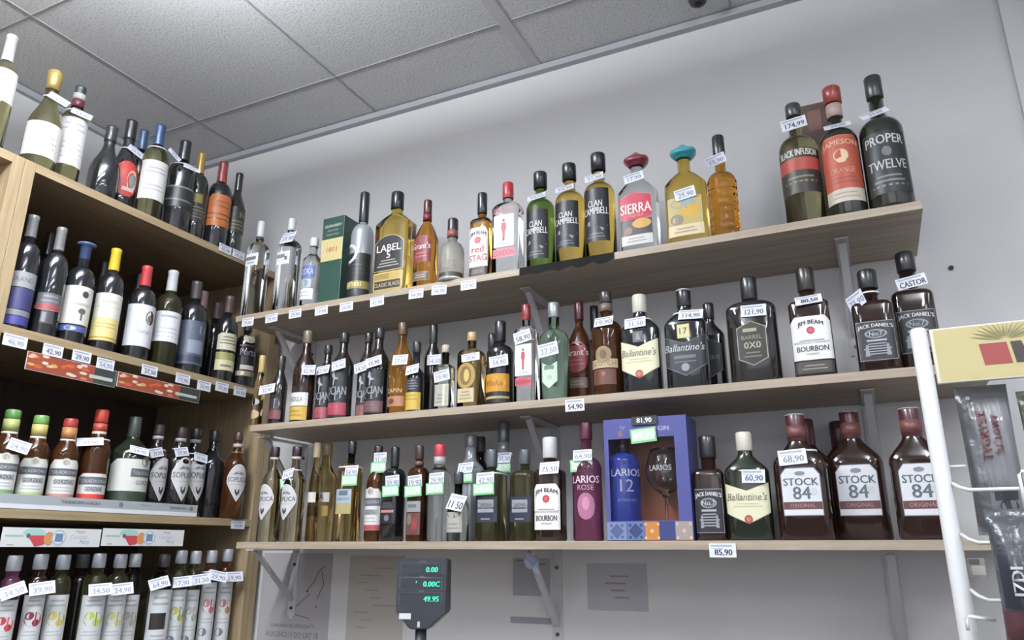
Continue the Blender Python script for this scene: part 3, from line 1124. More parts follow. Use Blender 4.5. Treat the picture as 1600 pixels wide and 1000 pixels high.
B = bottle('C', 1362, 122, 68, 'rnd', 'dkgreen', 'h', 'dark bottle with white block capitals at the right end of the top shelf', cap=('#2c3232', .17), dy=.04, nr=.0155,
           labels=[('rect', 205, 300, 1.1, '#2b2e31', None, [('t', 'PROPER', .13, .15, '#c8cac8', dict(w=.80, arc=.02, bold=.0008)), ('e', .05, .34, .2, .08, '#6c6e70'), ('b', .27, .30, '#7a7c7e', -.05, .12),
                                                            ('t', 'TWELVE', .55, .15, '#b9bbb9', dict(w=.80, bold=.0008)), ('l', .70, .92, 3, '#75777a')])])
neck(B, 1366, 177, 'dark block-capitals bottle at the shelf end', roll=-20, w=.058, h=.022)


# cartons
def carton(p0, w, d, h, colr, label, rz=0):
    e = tag(empty('gift_carton', p0, rz), label, 'box')
    box_obj('carton_body', (-w / 2, -d / 2, 0), (w / 2, d / 2, h), mat(colr, 0.35, tex='paper'), e, .0008)
    return e


pa, pb = onY(497, 470, SY + .012), onY(541, 335, SY + .012)
cw, chh = 0.079, pb.z - ZC
e = carton((pa.x + cw / 2 - .004, SY + .012 + .04, ZC + .0005), cw, .08, chh, '#27423a', 'tall dark green whisky carton with a gold striped band')
P = Painter(lambda u, v, off: Vector((u, -.04 - off, v)))
P.region(-cw * .49, cw * .49, chh * .74, chh * .48, paper('#d8cfa0'), nu=1, nv=1)
for k in range(14):
    u = -cw * .49 + cw * .98 * k / 14
    P.poly([(u, chh * .48), (u + .0022, chh * .48), (min(u + .0022 + .006, cw * .49), chh * .74), (min(u + .006, cw * .488), chh * .74)], paper('#b8a460'), .0007)
P.text('1801', 0, chh * .61, .016, paper('#b25a3c'), cw * .85, off=.001, bold=.0006)
P.text('GLENGARRY', 0, chh * .895, .009, paper('#cfd2c4'), cw * .8, off=.0008, bold=.0004)
P.text('HIGHLAND', 0, chh * .84, .006, paper('#a9b0a0'), cw * .5, off=.0008)
P.text('SINGLE MALT', 0, chh * .79, .006, paper('#a9b0a0'), cw * .6, off=.0008)
P.link('label', e)
p = onY(1272, 205, SY + .2)
h = onY(1272, 176, SY + .2).z - ZC
e = carton((p.x, SY + .2, ZC + .0005), .085, .085, h, '#54423c', 'brown gift carton standing behind the olive and orange-labelled bottles')
P = Painter(lambda u, v, off: Vector((u, -.0425 - off, v)))
P.region(-.01, .02, h * .95, h * .80, paper('#77564e'), nu=1, nv=1)
P.link('label', e)

# dark plastic sheet lying under three whisky bottles and folded over the shelf edge
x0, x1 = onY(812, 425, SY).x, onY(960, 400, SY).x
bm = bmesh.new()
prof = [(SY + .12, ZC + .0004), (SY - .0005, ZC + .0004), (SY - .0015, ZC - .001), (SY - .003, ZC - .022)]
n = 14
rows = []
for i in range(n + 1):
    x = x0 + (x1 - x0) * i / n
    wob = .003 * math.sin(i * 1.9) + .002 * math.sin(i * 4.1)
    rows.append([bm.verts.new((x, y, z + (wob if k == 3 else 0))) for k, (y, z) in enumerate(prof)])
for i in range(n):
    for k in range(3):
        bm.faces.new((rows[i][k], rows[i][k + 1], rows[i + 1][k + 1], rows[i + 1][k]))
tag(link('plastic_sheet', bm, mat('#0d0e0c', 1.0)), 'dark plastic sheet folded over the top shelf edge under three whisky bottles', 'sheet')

nms = ['first', 'second', 'third', 'fourth', 'fifth', 'sixth', 'seventh', 'eighth', 'ninth']
for (px, py), nm in zip([(387, 503), (424, 497), (461, 490), (502, 485), (541, 479), (589, 471), (650, 459), (686, 453), (732, 445)], nms):
    edge_tag(px, py, nm + ' white price card from the left on the top wall shelf edge', w=.046, roll=random.uniform(-4, 4))
edge_tag(898, 633, 'white price card with dark figures clipped on the middle shelf edge', price='54,90', w=.047, h=.028, ink='#3c3e4a')
edge_tag(1129, 860, 'white price card with dark figures clipped on the lowest shelf edge', price='85,90', w=.053, h=.027, ink='#34363e')

# ------------------------------------------------------------------ middle wall shelf
bottle('B', 411, 556, 17, 'slim', 'pale', 'l', 'slender pale bottle with round cream label at the left end of middle shelf', cap=('#b59a62', .25), dy=.02, nr=.008,
       labels=[('rect', 622, 640, 1.1, None, None, [('e', 0, .3, .9, .3, '#9a9896')]), ('oval', 640, 654, 1.1, '#b09a7c', None, [])])
B = bottle('B', 441, 557, 26, 'slim', 'dark', 'l', 'small dark liqueur bottle with plum label near the left shelf end', cap=('#2a2628', .2), dy=.035,
           labels=[('rect', 622, 640, 1.1, '#35323a', None, [('e', .1, .45, .8, .45, '#8a8a90')]), ('rect', 640, 654, 1.2, '#6d4048', None, [])])
neck(B, 417, 608, 'small dark liqueur bottle at the left end', w=.058, h=.028, roll=-5, tilt=10, price='32,90')
B = bottle('B', 482, 518, 36, 'slim', 'brown', 'w', 'brown bottle with white over yellow label on the middle shelf', cap=('#6b6250', .14), labels=[('rect', 612, 633, 1.15, '#d8d8d8', None, [('t', 'MIODULA', .5, .35, '#5c5c62', dict(w=.6))]), ('rect', 634, 655, 1.15, '#bfa04c', None, [('l', .2, .8, 2, '#a08238')])])
neck(B, 482, 578, 'brown bottle with the yellow label', roll=4, w=.045, turn=5)


def bocian(y0, y1, red):
    return ('rect', y0, y1, 1.2, '#26262c', None, [('p', [(-.25, .18), (-.12, .05), (.05, .1), (.3, .25), (.05, .26), (0, .38), (-.08, .38), (-.08, .22)], '#9a9ca2'),
                                                ('t', 'BOCIAN', .48, .17, '#8f9298', dict(w=.9, bold=.0009)), ('e', 0, .60, .6, .08, '#84868c'), ('b', .72, .96, red), ('l', .76, .92, 2, '#b98a92')])


B = bottle('B', 514, 540, 30, 'sop', 'dark', 'l', 'dark bottle with stork label, crimson foot, left of two alike', cap=('#26262a', .12), dy=.06, labels=[bocian(584, 656, '#8c4450')])
neck(B, 504, 578, 'dark stork-label bottle with crimson foot, left', roll=-6, w=.045)
B = bottle('B', 539, 521, 36, 'sop', 'dark', 'l', 'dark bottle with stork label and crimson foot, right in its pair', cap=('#26262a', .12), dy=.04, labels=[bocian(572, 655, '#96404e')])
neck(B, 529, 570, 'dark stork-label bottle with crimson foot, right', roll=-10, w=.046)
B = bottle('B', 577, 521, 28, 'sop', 'brown', 'l', 'brownish stork-label bottle half hidden behind its darker neighbour', cap=('#2a2628', .12), dy=.07, labels=[bocian(582, 652, '#6f4a46')])
neck(B, 563, 574, 'brownish stork-label bottle', roll=-12, w=.042)
B = bottle('B', 594, 514, 36, 'sop', 'dark', 'l', 'dark stork-label bottle with dull brown foot beside the amber bottle', cap=('#26262a', .12), dy=.04, labels=[bocian(575, 650, '#64484c')])
neck(B, 584, 565, 'dark stork-label bottle with brown foot', roll=-10, w=.05, price='15,90', ink='#50525e')
B = bottle('B', 630, 505, 36, 'slim', 'amber', 'l', 'tall amber bottle with a faint bird print on the middle shelf', cap=('#5a4434', .14), dy=.045,
           labels=[('rect', 588, 614, .8, None, None, [('p', [(-.2, .1), (.1, .05), (.2, .3), (.1, .5), (.2, .6), (-.2, .6), (0, .45)], '#6c4c30'), ('t', 'ZAPIN', .82, .25, '#d0b088', dict(w=.9))]), ('rect', 618, 634, .95, '#a5705a', None, [('e', -.2, .5, .3, .3, '#5c3c34')])])
neck(B, 625, 562, 'tall amber bottle with the bird print', w=.048, roll=2)
B = bottle('B', 652, 535, 28, 'low', 'black', 'l', 'small black-necked bottle with yellow lower label', cap=('#2b2b2f', .16), dy=.03, labels=[('rect', 612, 644, 1.2, '#c0a44c', None, [('l', .1, .5, 2, '#a08a3c')]), ('rect', 590, 611, 1.1, '#2c2c32', None, [('l', .1, .9, 4, '#70727a')])])
neck(B, 644, 577, 'small bottle with yellow lower label', roll=-10, w=.038, h=.03)
B = bottle('B', 678, 508, 26, 'sop', 'dark', 'w', 'thin dark bottle standing behind the small clear bottle', cap=('#2a2828', .22), dy=.09)
neck(B, 678, 562, 'thin dark bottle behind the clear one', w=.04, turn=8)
B = bottle('B', 697, 540, 32, 'jb', 'clear', 'v', 'small clear bottle with a narrow white label strip', cap=('#b9ac98', .12), dy=.03, labels=[('rect', 600, 634, .9, '#a9aaa2', None, [('b', 0, 1, '#d2cfb8', .2, .55), ('l', .4, .9, 3, '#85867e')])])
neck(B, 690, 587, 'small clear bottle with strip label', roll=-8, w=.046)
B = bottle('B', 738, 520, 46, 'sq', 'pale', 't', 'square gold bottle with an oval gilt emblem on the middle shelf', cap=('#b59c74', .12), dy=.045,
           labels=[('oval', 566, 606, .85, '#a08448', None, [('e', 0, .5, .6, .38, '#6b5430'), ('e', .1, .5, .3, .25, '#c8ac6c')]), ('rect', 606, 628, .75, '#c2b592', None, [('l', .15, .85, 3, '#98896a')])])
neck(B, 735, 558, 'square gold bottle with the oval emblem', w=.052, h=.02, roll=-3)
bottle('B', 769, 522, 30, 'rnd', 'black', 'w', 'black bottle standing directly behind the yellow-labelled black bottle', cap=('#2c2d33', .2), dy=.16)
B = bottle('B', 782, 503, 42, 'clan', 'black', 'b', 'black bottle with a broad amber-yellow label on the middle shelf', cap=('#1f2026', .25), dy=.045,
           labels=[('rect', 582, 630, 1.15, '#2a2420', None, [('b', .02, .62, '#c08a30'), ('e', 0, .33, .75, .22, '#d8a84c'), ('t', 'Pliska', .34, .2, '#7a4420', dict(sh=.2, w=.6)), ('b', .78, .86, '#a89a70')])])
neck(B, 779, 564, 'black bottle with yellow label', w=.052, roll=-4)
B = bottle('B', 822, 477, 40, 'gin', 'clear', 'g', 'square gin bottle with red cap and red figure on the middle shelf', cap=('#7d2c34', .17), dy=.03,
           labels=[guard(538, 586), ('rect', 590, 602, .72, '#b8505c', None, [('t', 'LONDON', .5, .5, '#8a2c3a')])])
neck(B, 816, 526, 'gin bottle with red cap, middle shelf', w=.046, h=.03, roll=-12, price='58,90', ink='#5a5c68')
B = bottle('B', 865, 474, 46, 'clan', 'greent', 'g', 'broad clear bottle with pale green tint and silver cap', cap=('#a4a8ac', .16, 'cyl', .6), dy=.04,
           labels=[('ball', 564, 606, .55, '#c9dcc9', None, [('b', .15, .3, '#5a7a68', -.6, .6), ('d', .05, .6, .1, '#a8c4ac')])])
neck(B, 856, 546, 'broad clear bottle with green tint', w=.052, h=.032, roll=-8)
B = bottle('B', 904, 472, 44, 'tri', 'brown2', 'h', 'triangular whisky bottle with dark red label on the middle shelf', cap=('#4a1e26', .19), dy=.045,
           labels=[('oval', 532, 582, 1.0, '#7a343c', None, [('t', "Grant's", .36, .22, '#dcc4c4', dict(w=.98, bold=.0008)), ('l', .55, .8, 2, '#94585a')]), ('rect', 590, 606, .9, '#5c5048', None, [('l', .2, .8, 2, '#857a70')])])
bottle('B', 928, 479, 30, 'rnd', 'black', 'w', 'black capped bottle behind the brown whisky with cream label', cap=('#26262b', .25), dy=.17)
B = bottle('B', 946, 457, 48, 'clan', 'brown2', 'h', 'brown whisky bottle with a cream band, left of the white-capped bottle', cap=('#3a3434', .11), dy=.05, deco=[(.80, .88, '#6e6258')],
           labels=[('oval', 540, 566, .55, '#8c7458', None, [('e', 0, .5, .4, .3, '#5a4634')]), ('rect', 560, 574, .95, '#b5a284', None, [('t', 'SCOTCH', .5, .5, '#7a6648')]), ('rect', 576, 600, .8, '#5c3a2c', None, [('d', 0, .3, .15, '#8c5a48')])])
neck(B, 943, 502, 'brown whisky with the cream band', w=.046, h=.033, roll=-5)
B = bottle('B', 998, 462, 64, 'ball', 'black', 'h', 'dark whisky bottle with white cap and cream chevron label, middle shelf', cap=('#d6d2c4', .19), dy=.04, nr=.0145,
           labels=[ballan(530, 590), ('rect', 517, 534, .26, '#55585c', None, [('p', [(-.5, .8), (-.2, .2), (.2, .2), (.5, .8)], '#8a8c90')])])
neck(B, 992, 504, 'white-capped whisky bottle, middle shelf', w=.05, roll=-3)
B = bottle('B', 1067, 452, 68, 'ball', 'black', 'h', 'black whisky bottle with grey chevron label on the middle shelf', cap=('#2a2a2e', .19, 'cyl', .3), dy=.04, nr=.0145,
           labels=[ballan(524, 586, True), ('rect', 507, 527, .27, '#d8d0a0', '#b9ac70', [('t', '17', .5, .5, '#5a543c')])], deco=[(.97, .985, '#a9aaae')])
neck(B, 1079, 491, 'black whisky with grey chevron label', w=.055, h=.026, roll=4, price='114,90', ink='#5c5e6a')
bottle('B', 1106, 475, 46, 'ball', 'black', 'h', 'black bottle with outlined dark label, tucked behind the black chevron bottle', cap=('#232328', .18), dy=.13,
       labels=[('hex', 530, 588, .75, '#2b2c32', '#6a6b72', [('t', 'RESERVE', .5, .12, '#6c6d74')])])
B = bottle('B', 1168, 435, 78, 'ox', 'dark', 'b', 'wide dark brown bottle with hexagonal outlined label', cap=('#26262a', .22), dy=.04, nr=.0155,
           labels=[('hex', 502, 570, .55, '#38352f', '#b9b6a4', [('b', .16, .24, '#a09a84', -.6, .4), ('t', 'BARREL', .37, .09, '#8c8878'), ('t', '0X0', .55, .15, '#a8a494', dict(w=.8, bold=.0008)), ('l', .68, .85, 2, '#6c685c')])])
neck(B, 1177, 485, 'wide bottle with hexagonal label', w=.053, h=.026, roll=2, price='121,90', ink='#6c6e7a')
B = bottle('B', 1256, 420, 62, 'jb', 'brown', 'h', 'bourbon bottle with black cap and white label on the middle shelf', cap=('#2b2624', .22), dy=.04, nr=.016,
           labels=[jimbeam(494, 562), ('rect', 565, 582, .95, '#4a4442', '#2c2624', [('l', .2, .8, 2, '#8c837c')])])
neck(B, 1263, 468, 'black-capped bourbon, middle shelf', w=.053, h=.026, roll=-5, price='80,50', ink='#3c3e48')
B = bottle('B', 1353, 424, 63, 'jd', 'jd', 'h', 'square black-label whiskey bottle left of its twin, beside the wall bracket', cap=('#222226', .19), dy=.05, nr=.0165, labels=[jack(503, 562)])
neck(B, 1337, 470, 'square whiskey bottle beside the wall bracket', w=.04, h=.036, roll=-20, turn=-38, tilt=5, price='73,90')
B = bottle('B', 1412, 396, 66, 'jd', 'jd', 'h', 'square black-label whiskey bottle behind the yellow header sign', cap=('#222226', .16), dy=.05, nr=.0165, labels=[jack(486, 550)])
neck(B, 1424, 440, 'square whiskey bottle behind the header sign', w=.058, h=.025, roll=-9, price='CASTOR', ink='#3c3e48')

# ------------------------------------------------------------------ lowest wall shelf
BR = '#33252a'


def promo(B, px, py, nm, **k):
    neck_tag(B, px, py, 'white card over green promo card on the ' + nm, kind='double', **k)


B = bottle('A', 431, 699, 34, 'sop', 'smoke', 'l', 'pale vodka bottle with leaf-shaped label, leftmost on the lowest wall shelf', cap=(BR, .105), dy=.05, labels=[soplica(757, 812)], deco=[(.86, .885, '#c4c0c0')])
B = bottle('A', 465, 698, 36, 'sop', 'smoke', 'l', 'pale vodka bottle with leaf-shaped label under a green card, second on lowest shelf', cap=(BR, .105), dy=.045, labels=[soplica(757, 812)], deco=[(.86, .885, '#c4c0c0')])
promo(B, 450, 740, 'second leaf-label vodka', roll=-18, w=.034)
bottle('A', 497, 692, 18, 'slim', 'pale', 'l', 'narrow pale bottle with white patch beside the square gold vodka', cap=('#a89878', .16), dy=.06, nr=.009, labels=[('rect', 769, 785, 1.0, '#cfcbc0', None, [])])
bottle('A', 512, 693, 42, 'sop', 'pale', 'v', 'gold-tinted vodka bottle with a white name band on the lowest shelf', cap=('#9a8a6c', .13), dy=.05,
       labels=[('rect', 769, 784, 1.1, '#d4d0c8', None, [('t', 'SASKA', .5, .6, '#5a554e', dict(w=.6, bold=.0006))]), ('rect', 790, 806, 1.05, '#9a7c44', None, [])])
B = bottle('A', 551, 690, 40, 'sq', 'pale', 'v', 'gold-tinted square vodka bottle behind a large green promo card', cap=('#26262a', .13), dy=.045,
           labels=[('rect', 764, 786, .95, '#a3adb5', None, [('b', .1, .45, '#5c6c78', -.5, .6), ('t', 'DĘBOWA', .72, .25, '#6a7c8c')]), ('rect', 786, 803, .95, '#a59a6c', None, [])])
promo(B, 549, 736, 'gold-tinted square vodka', w=.042)
B = bottle('A', 592, 697, 32, 'sop', 'brown2', 'v', 'amber vodka bottle with white and red-footed label on the lowest shelf', cap=('#3a2e2e', .1), dy=.06, labels=[zolad(764, 828, 1.1, '#a84854')])
promo(B, 594, 716, 'red-footed vodka bottle', w=.040)
B = bottle('A', 618, 699, 38, 'sq', 'black', 'v', 'black square bottle with a thin red line on the lowest shelf', cap=('#222428', .22), dy=.045,
           labels=[('rect', 784, 818, .95, '#2c2c33', None, [('b', .38, .5, '#b07c7c', -.8, .8), ('l', .02, .3, 3, '#55555e'), ('e', 0, .75, .3, .15, '#6a6a74')])])
promo(B, 613, 752, 'black square bottle', w=.042, roll=-4)
B = bottle('A', 656, 697, 34, 'sq', 'brown2', 'v', 'red-brown square bottle with fruit picture on the lowest shelf', cap=('#3c302f', .15), dy=.045, deco=[(.78, .83, '#5c4640')],
           labels=[('rect', 783, 800, .95, '#8c9392', None, [('b', .3, .6, '#5c6266', -.6, .5)]), ('rect', 801, 836, .95, '#5c3a3a', None, [('e', .3, .5, .35, .3, '#8a3c3c'), ('e', -.4, .3, .3, .25, '#6c7058')])])
promo(B, 648, 752, 'red-brown fruit bottle', w=.042, roll=-5)
B = bottle('A', 688, 695, 38, 'vod', 'clear', 'v', 'clear bottle with a bright red cap on the lowest shelf', cap=('#b8404a', .13), dy=.045, deco=[(.78, .868, '#a5a6aa')])
promo(B, 682, 748, 'clear red-capped bottle', w=.042, roll=-3)
B = bottle('A', 736, 680, 42, 'vod', 'silver', 'v', 'tall grey-necked vodka bottle standing behind the card reading 11 50', cap=('#8e9096', .12, 'cyl', .5), dy=.12)
promo(B, 727, 731, 'tall grey-necked vodka', w=.043, roll=-3)
bottle('A', 751, 683, 34, 'vod', 'dkgreen', 'v', 'dark-necked bottle behind the tall grey-necked vodka', cap=('#4c4e55', .15), dy=.2)
B = bottle('A', 717, 738, 34, 'low', 'clear', 'v', 'small clear bottle hung with a card reading 11 50', cap=('#3a3a40', .18), dy=.03, labels=[('rect', 800, 832, .9, '#aaa9a2', None, [('e', 0, .0, .8, .3, '#4c4c50'), ('l', .5, .9, 2, '#8c8b84')])])
neck_tag(B, 713, 785, 'white card with bold 11 50 hung on the small clear bottle', w=.046, h=.04, roll=12, price='11 50', ink='#3c3f4c')
B = bottle('A', 769, 703, 50, 'sq', 'olive', 'v', 'olive square vodka bottle with blue label, left of its twin', cap=('#55585e', .2), dy=.045,
           labels=[('rect', 776, 816, .92, '#2f3648', None, [('b', .12, .62, '#8e9298', -.7, .7), ('t', 'ŻUBRÓWKA', .3, .2, '#4a5058', dict(w=.6)), ('b', .42, .48, '#2f3648', -.7, .7), ('b', .85, .9, '#8a8c94', -.4, .4)])])
promo(B, 758, 748, 'left olive vodka bottle', w=.047, roll=-4)
B2 = bottle('A', 787, 661, 40, 'vod', 'silver', 'v', 'tallest grey-necked bottle behind the two olive square bottles', cap=('#74777d', .17, 'cyl', .4), dy=.15)
neck_tag(B2, 788, 715, 'white card over green promo card on the tallest grey-necked bottle', kind='double', w=.036)
bottle('A', 820, 703, 48, 'sq', 'olive', 'v', 'olive square vodka bottle with blue label beside the white-capped bourbon', cap=('#55585e', .17), dy=.045,
       labels=[('rect', 776, 816, .92, '#2f3648', None, [('b', .12, .62, '#8e9298', -.7, .7), ('t', 'ŻUBRÓWKA', .3, .2, '#4a5058', dict(w=.6)), ('b', .42, .48, '#2f3648', -.7, .7), ('b', .85, .9, '#8a8c94', -.4, .4)])])
B = bottle('A', 859, 684, 50, 'jb', 'brown', 'h', 'bourbon bottle with white cap and white label on the lowest shelf', cap=('#d5d4d6', .21), dy=.045, nr=.0155, labels=[jimbeam(756, 828)])
neck(B, 858, 731, 'white-capped bourbon', w=.048, h=.03, roll=-2, price='75,50', ink='#4a4c5a')
B = bottle('A', 915, 660, 46, 'long', 'pink', 'g', 'pink gin bottle with a plum cap on the lowest shelf', cap=('#54283a', .155), dy=.045, rot=12,
           labels=[('rect', 742, 765, 1.0, None, None, [('t', 'LARIOS', .3, .5, '#e4ccd8', dict(w=.95, bold=.0008)), ('t', 'ROSE', .85, .35, '#c890ac', dict(w=.6))]), ('oval', 770, 812, .6, '#a86a88', None, [('e', 0, .4, .4, .25, '#c48aa4')])])
promo(B, 910, 711, 'pink gin bottle', w=.043, roll=-3)
bottle('A', 1104, 682, 52, 'jd', 'jd', 'h', 'square black-label whiskey bottle right of the blue gift box', cap=('#26262a', .22), dy=.05, nr=.0155, labels=[jack(765, 832)])
B = bottle('A', 1161, 676, 70, 'ball', 'dkgreen', 'h', 'dark green whisky bottle with cream chevron label on the lowest shelf', cap=('#d8d4c6', .18), dy=.04, nr=.0145, labels=[ballan(755, 818)])
neck_tag(B, 1177, 744, 'small white price card stuck on the dark green whisky shoulder', w=.046, h=.027, roll=2, price='60,90', ink='#5a6a7c', tilt=0)
B = bottle('A', 1241, 648, 82, 'stock', 'jd', 'b', 'broad brandy bottle with white label, left of the three at the end', cap=('#4c2830', .23), dy=.045, nr=.0165, labels=[stock(732, 805)], deco=[(.985, .997, '#9c9694'), (.80, .90, '#6b4440')])
neck(B, 1238, 714, 'left broad brandy bottle', w=.054, h=.031, roll=-4, price='68,90', ink='#8a8d9c', tilt=10)
bottle('A', 1325, 643, 84, 'stock', 'jd', 'b', 'broad brandy bottle with white label, middle of the three', cap=('#4c2830', .23), dy=.045, nr=.0165, labels=[stock(727, 805)], deco=[(.985, .997, '#9c9694'), (.80, .90, '#6b4440')])
bottle('A', 1419, 638, 86, 'stock', 'jd', 'b', 'broad brandy bottle with white label, partly behind the rack post', cap=('#4c2830', .23), dy=.045, nr=.0165, labels=[stock(725, 805)], deco=[(.985, .997, '#9c9694'), (.80, .90, '#6b4440')])
bottle('A', 1256, 656, 82, 'stock', 'jd', 'b', 'broad brandy bottle standing behind the left white-label brandy', cap=('#4c2830', .23), dy=.16, nr=.0165)
bottle('A', 1308, 659, 80, 'stock', 'jd', 'b', 'broad brandy bottle standing behind the middle white-label brandy', cap=('#4c2830', .23), dy=.16, nr=.0165)

# ------------------------------------------------------------------ purple gift box with a gin bottle and a glass
gx0p, gx1p = onY(949, 840, SY + .01).x, onY(1084, 840, SY + .01).x
gw = gx1p - gx0p
gh = onY(1040, 650, SY + .01).z - ZA
gd = .10
ge = tag(empty('gift_box', ((gx0p + gx1p) / 2, SY + .01, ZA + .0005)), 'violet-blue gift box with a window and patterned tile border on its foot', 'box')
GB = mat('#474a86', 0.4, tex='paper')
hw = gw / 2
t_ = .002
box_obj('back_panel', (-hw, gd - t_, 0), (hw, gd, gh), mat('#a0583c', 0.5, tex='paper'), ge)
box_obj('side_panel', (-hw, 0, 0), (-hw + t_, gd - t_, gh), GB, ge)
box_obj('side_panel', (hw - t_, 0, 0), (hw, gd - t_, gh), GB, ge)
box_obj('top_panel', (-hw + t_, 0, gh - t_), (hw - t_, gd - t_, gh), GB, ge)
fz0, fz1 = gh * .155, gh * .83
bm = bmesh.new()
add_box(bm, (-hw + t_, 0, t_), (hw - t_, t_, fz0))
add_box(bm, (-hw + t_, 0, fz1), (hw - t_, t_, gh - t_))
add_box(bm, (-hw + t_, 0, fz0), (-hw + .010, t_, fz1))
add_box(bm, (hw - .028, 0, fz0), (hw - t_, t_, fz1))
link('front_frame', bm, GB, ge)
P = Painter(lambda u, v, off: Vector((u, -off, v)))
tz = fz0 - .002
cols = ['#5d688c', '#2f3c68', '#a8703c', '#2f3564', '#8d817e']
wd = [0, .24, .45, .62, .80, 1.0]
cols = ['#7480a2', '#5a6a94', '#b5773c', '#30376a', '#9a8c88']
for k in range(5):
    P = Painter(lambda u, v, off: Vector((u, -off, v)))
    u0, u1 = -hw + gw * wd[k] + .0008, -hw + gw * wd[k + 1] - .0008
    P.region(u0, u1, tz, .001, paper(cols[k]), nu=1, nv=1, off=.0004)
    uc, vc, r = (u0 + u1) / 2, tz / 2, tz * .42
    ink = ['#4a567e', '#2c3862', '#dcb47a', '#363e74', '#c4b4a8'][k]
    if k in (0, 1):
        P.poly([(uc - r, vc), (uc, vc + r), (uc + r, vc), (uc, vc - r)], paper(ink), .0007)
        for sx in (-1, 1):
            for sy in (-1, 1):
                P.disc(uc + sx * r * .75, vc + sy * r * .75, r * .22, paper(ink), .0007, 8)
    elif k in (2, 4):
        for sx in (-1, 1):
            for sy in (-1, 1):
                P.poly([(uc + sx * r * 1.0, vc + sy * r * 1.0), (uc + sx * r * .7, vc + sy * r * 1.0), (uc + sx * r * .7, vc + sy * r * .7), (uc + sx * r * 1.0, vc + sy * r * .7)][::sx * sy], paper(ink), .0007)
        P.poly([(uc - r * .3, vc), (uc, vc + r * .3), (uc + r * .3, vc), (uc, vc - r * .3)], paper(ink), .0007)
    P.link('border_tile', ge)
P = Painter(lambda u, v, off: Vector((u, -off, v)))
P.text('by', -gw * .26, gh * .925, .012, paper('#8e93c0'), off=.0006)
P.text('&', -gw * .29, gh * .875, .014, paper('#9a6a60'), off=.0006)
P.text('GIN', gw * .23, gh * .90, .010, paper('#a9aed0'), off=.0006, bold=.0006)
P.link('box_print', ge)
# clear window film: thin pane, mostly transparent with a weak gloss
FILM = bpy.data.materials.new('clear_film')
FILM.use_nodes = True
nt = FILM.node_tree
nt.nodes.clear()
o_, mx, tr, gl, fr = [nt.nodes.new(t) for t in ('ShaderNodeOutputMaterial', 'ShaderNodeMixShader', 'ShaderNodeBsdfTransparent', 'ShaderNodeBsdfGlossy', 'ShaderNodeFresnel')]
gl.inputs['Roughness'].default_value = 0.05
fr.inputs['IOR'].default_value = 1.3
nt.links.new(fr.outputs[0], mx.inputs[0])
nt.links.new(tr.outputs[0], mx.inputs[1])
nt.links.new(gl.outputs[0], mx.inputs[2])
nt.links.new(mx.outputs[0], o_.inputs[0])
win = box_obj('window_film', (-hw + .0095, .0022, fz0 - .001), (hw - .0275, .0026, fz1 + .001), FILM, ge)
# the gin bottle inside (a thing of its own) and a balloon glass
gb = bottle('A', 973, 686, 50, 'high', 'blue', 'g', 'blue gin bottle standing inside the violet gift box', cap=('#17171c', .14), dy=.056, rot=24,
            labels=[('rect', 730, 790, 1.0, None, None, [('t', 'LARIOS', .14, .19, '#d0d4e4', dict(w=.98, bold=.0009)), ('t', '12', .48, .32, '#a8b0d4', dict(w=.4, bold=.0008)), ('t', 'BOTANICALS', .86, .08, '#8c94c0', dict(w=.55))])])
gp = onY(1040, 780, SY + .056)
e = tag(empty('balloon_glass', (gp.x, SY + .060, ZA + .003)), 'clear balloon gin glass inside the violet gift box', 'glass')
bm = bmesh.new()
gt = .195
add_lathe(bm, [(0, .030), (.002, .030), (.005, .006), (.012, .0035), (.085, .0035), (.095, .010), (.11, .030), (.13, .040), (.15, .0415), (.175, .036), (gt, .029),
               (gt, .0278), (.175, .0348), (.15, .0402), (.13, .0385), (.11, .0285), (.097, .006)], 24)
link('glass_bowl', bm, mat('#f2f2f4', 0.02, trans=1, ior=1.45), e)
P = Painter(lambda u, v, off: Vector((.0425 * math.sin(u / .042), -.0425 * math.cos(u / .042), v)))
P.text('LARIOS', 0, .150, .012, paper('#c8c8cc'), .05, bold=.0008)
P.link('etched_print', e)

# price strip and green promo on the gift box
p = onY(1006, 657, SY + .0055)
P = Painter(lambda u, v, off: Vector((u, -off, v)))
add_box(P.bm, (-.029, 0, -.0095), (.029, .001, .0095), P.mi(mat('#2a2c34', .35)))
P.text('81,90', 0, 0, .0125, paper('#f2f4f6'), .048, off=.0006, bold=.001)
o = P.link('price_strip')
o.location = p
tag(o, 'black strip with white figures 81,90 on the gift box', 'price tag')
p = onY(1005, 680, SY + .0035)
P = card_mesh(.058, .032, '64,90', 'green', ink='#f4fff4')
o = P.link('promo_card')
o.location = p
o.rotation_euler = (0, math.radians(-4), 0)
tag(o, 'green promo price card under the black strip on the gift box', 'price tag')

# ------------------------------------------------------------------ on top of the corner unit
bottle('T', 20, 57, 46, 'bord', 'wineg', 'w', 'pale wine bottle with white capsule standing at the left edge on the unit top', cap=('#d6d6d4', .24, 'foil'), labels=[('rect', 106, 155, 1.25, '#dcdce0', None, [('l', .3, .8, 3, '#b8b8be')])])
B = bottle('T', 88, 112, 56, 'champ', 'wineg', 'w', 'sparkling wine bottle with gold foil neck and white label on the unit top', cap=('#b39a58', .20, 'champ', .3), labels=[('rect', 190, 242, 1.3, '#dcdad6', None, [('l', .35, .8, 3, '#b5b0a8')])])
neck(B, 92, 155, 'gold-foiled sparkling wine', roll=24, w=.05, h=.024, tilt=20)
B = bottle('T', 127, 137, 44, 'bord', 'wineg', 'w', 'wine bottle with green, white and red capsule and tall white label', cap=('#2f3a34', .22, 'foil'), deco=[(.86, .92, '#c9c8c4'), (.78, .86, '#5c2a30')],
           labels=[('rect', 183, 256, 1.35, '#e4e4e6', None, [('l', .08, .3, 2, '#b5b0b4'), ('l', .5, .9, 4, '#c4c0c4')])])
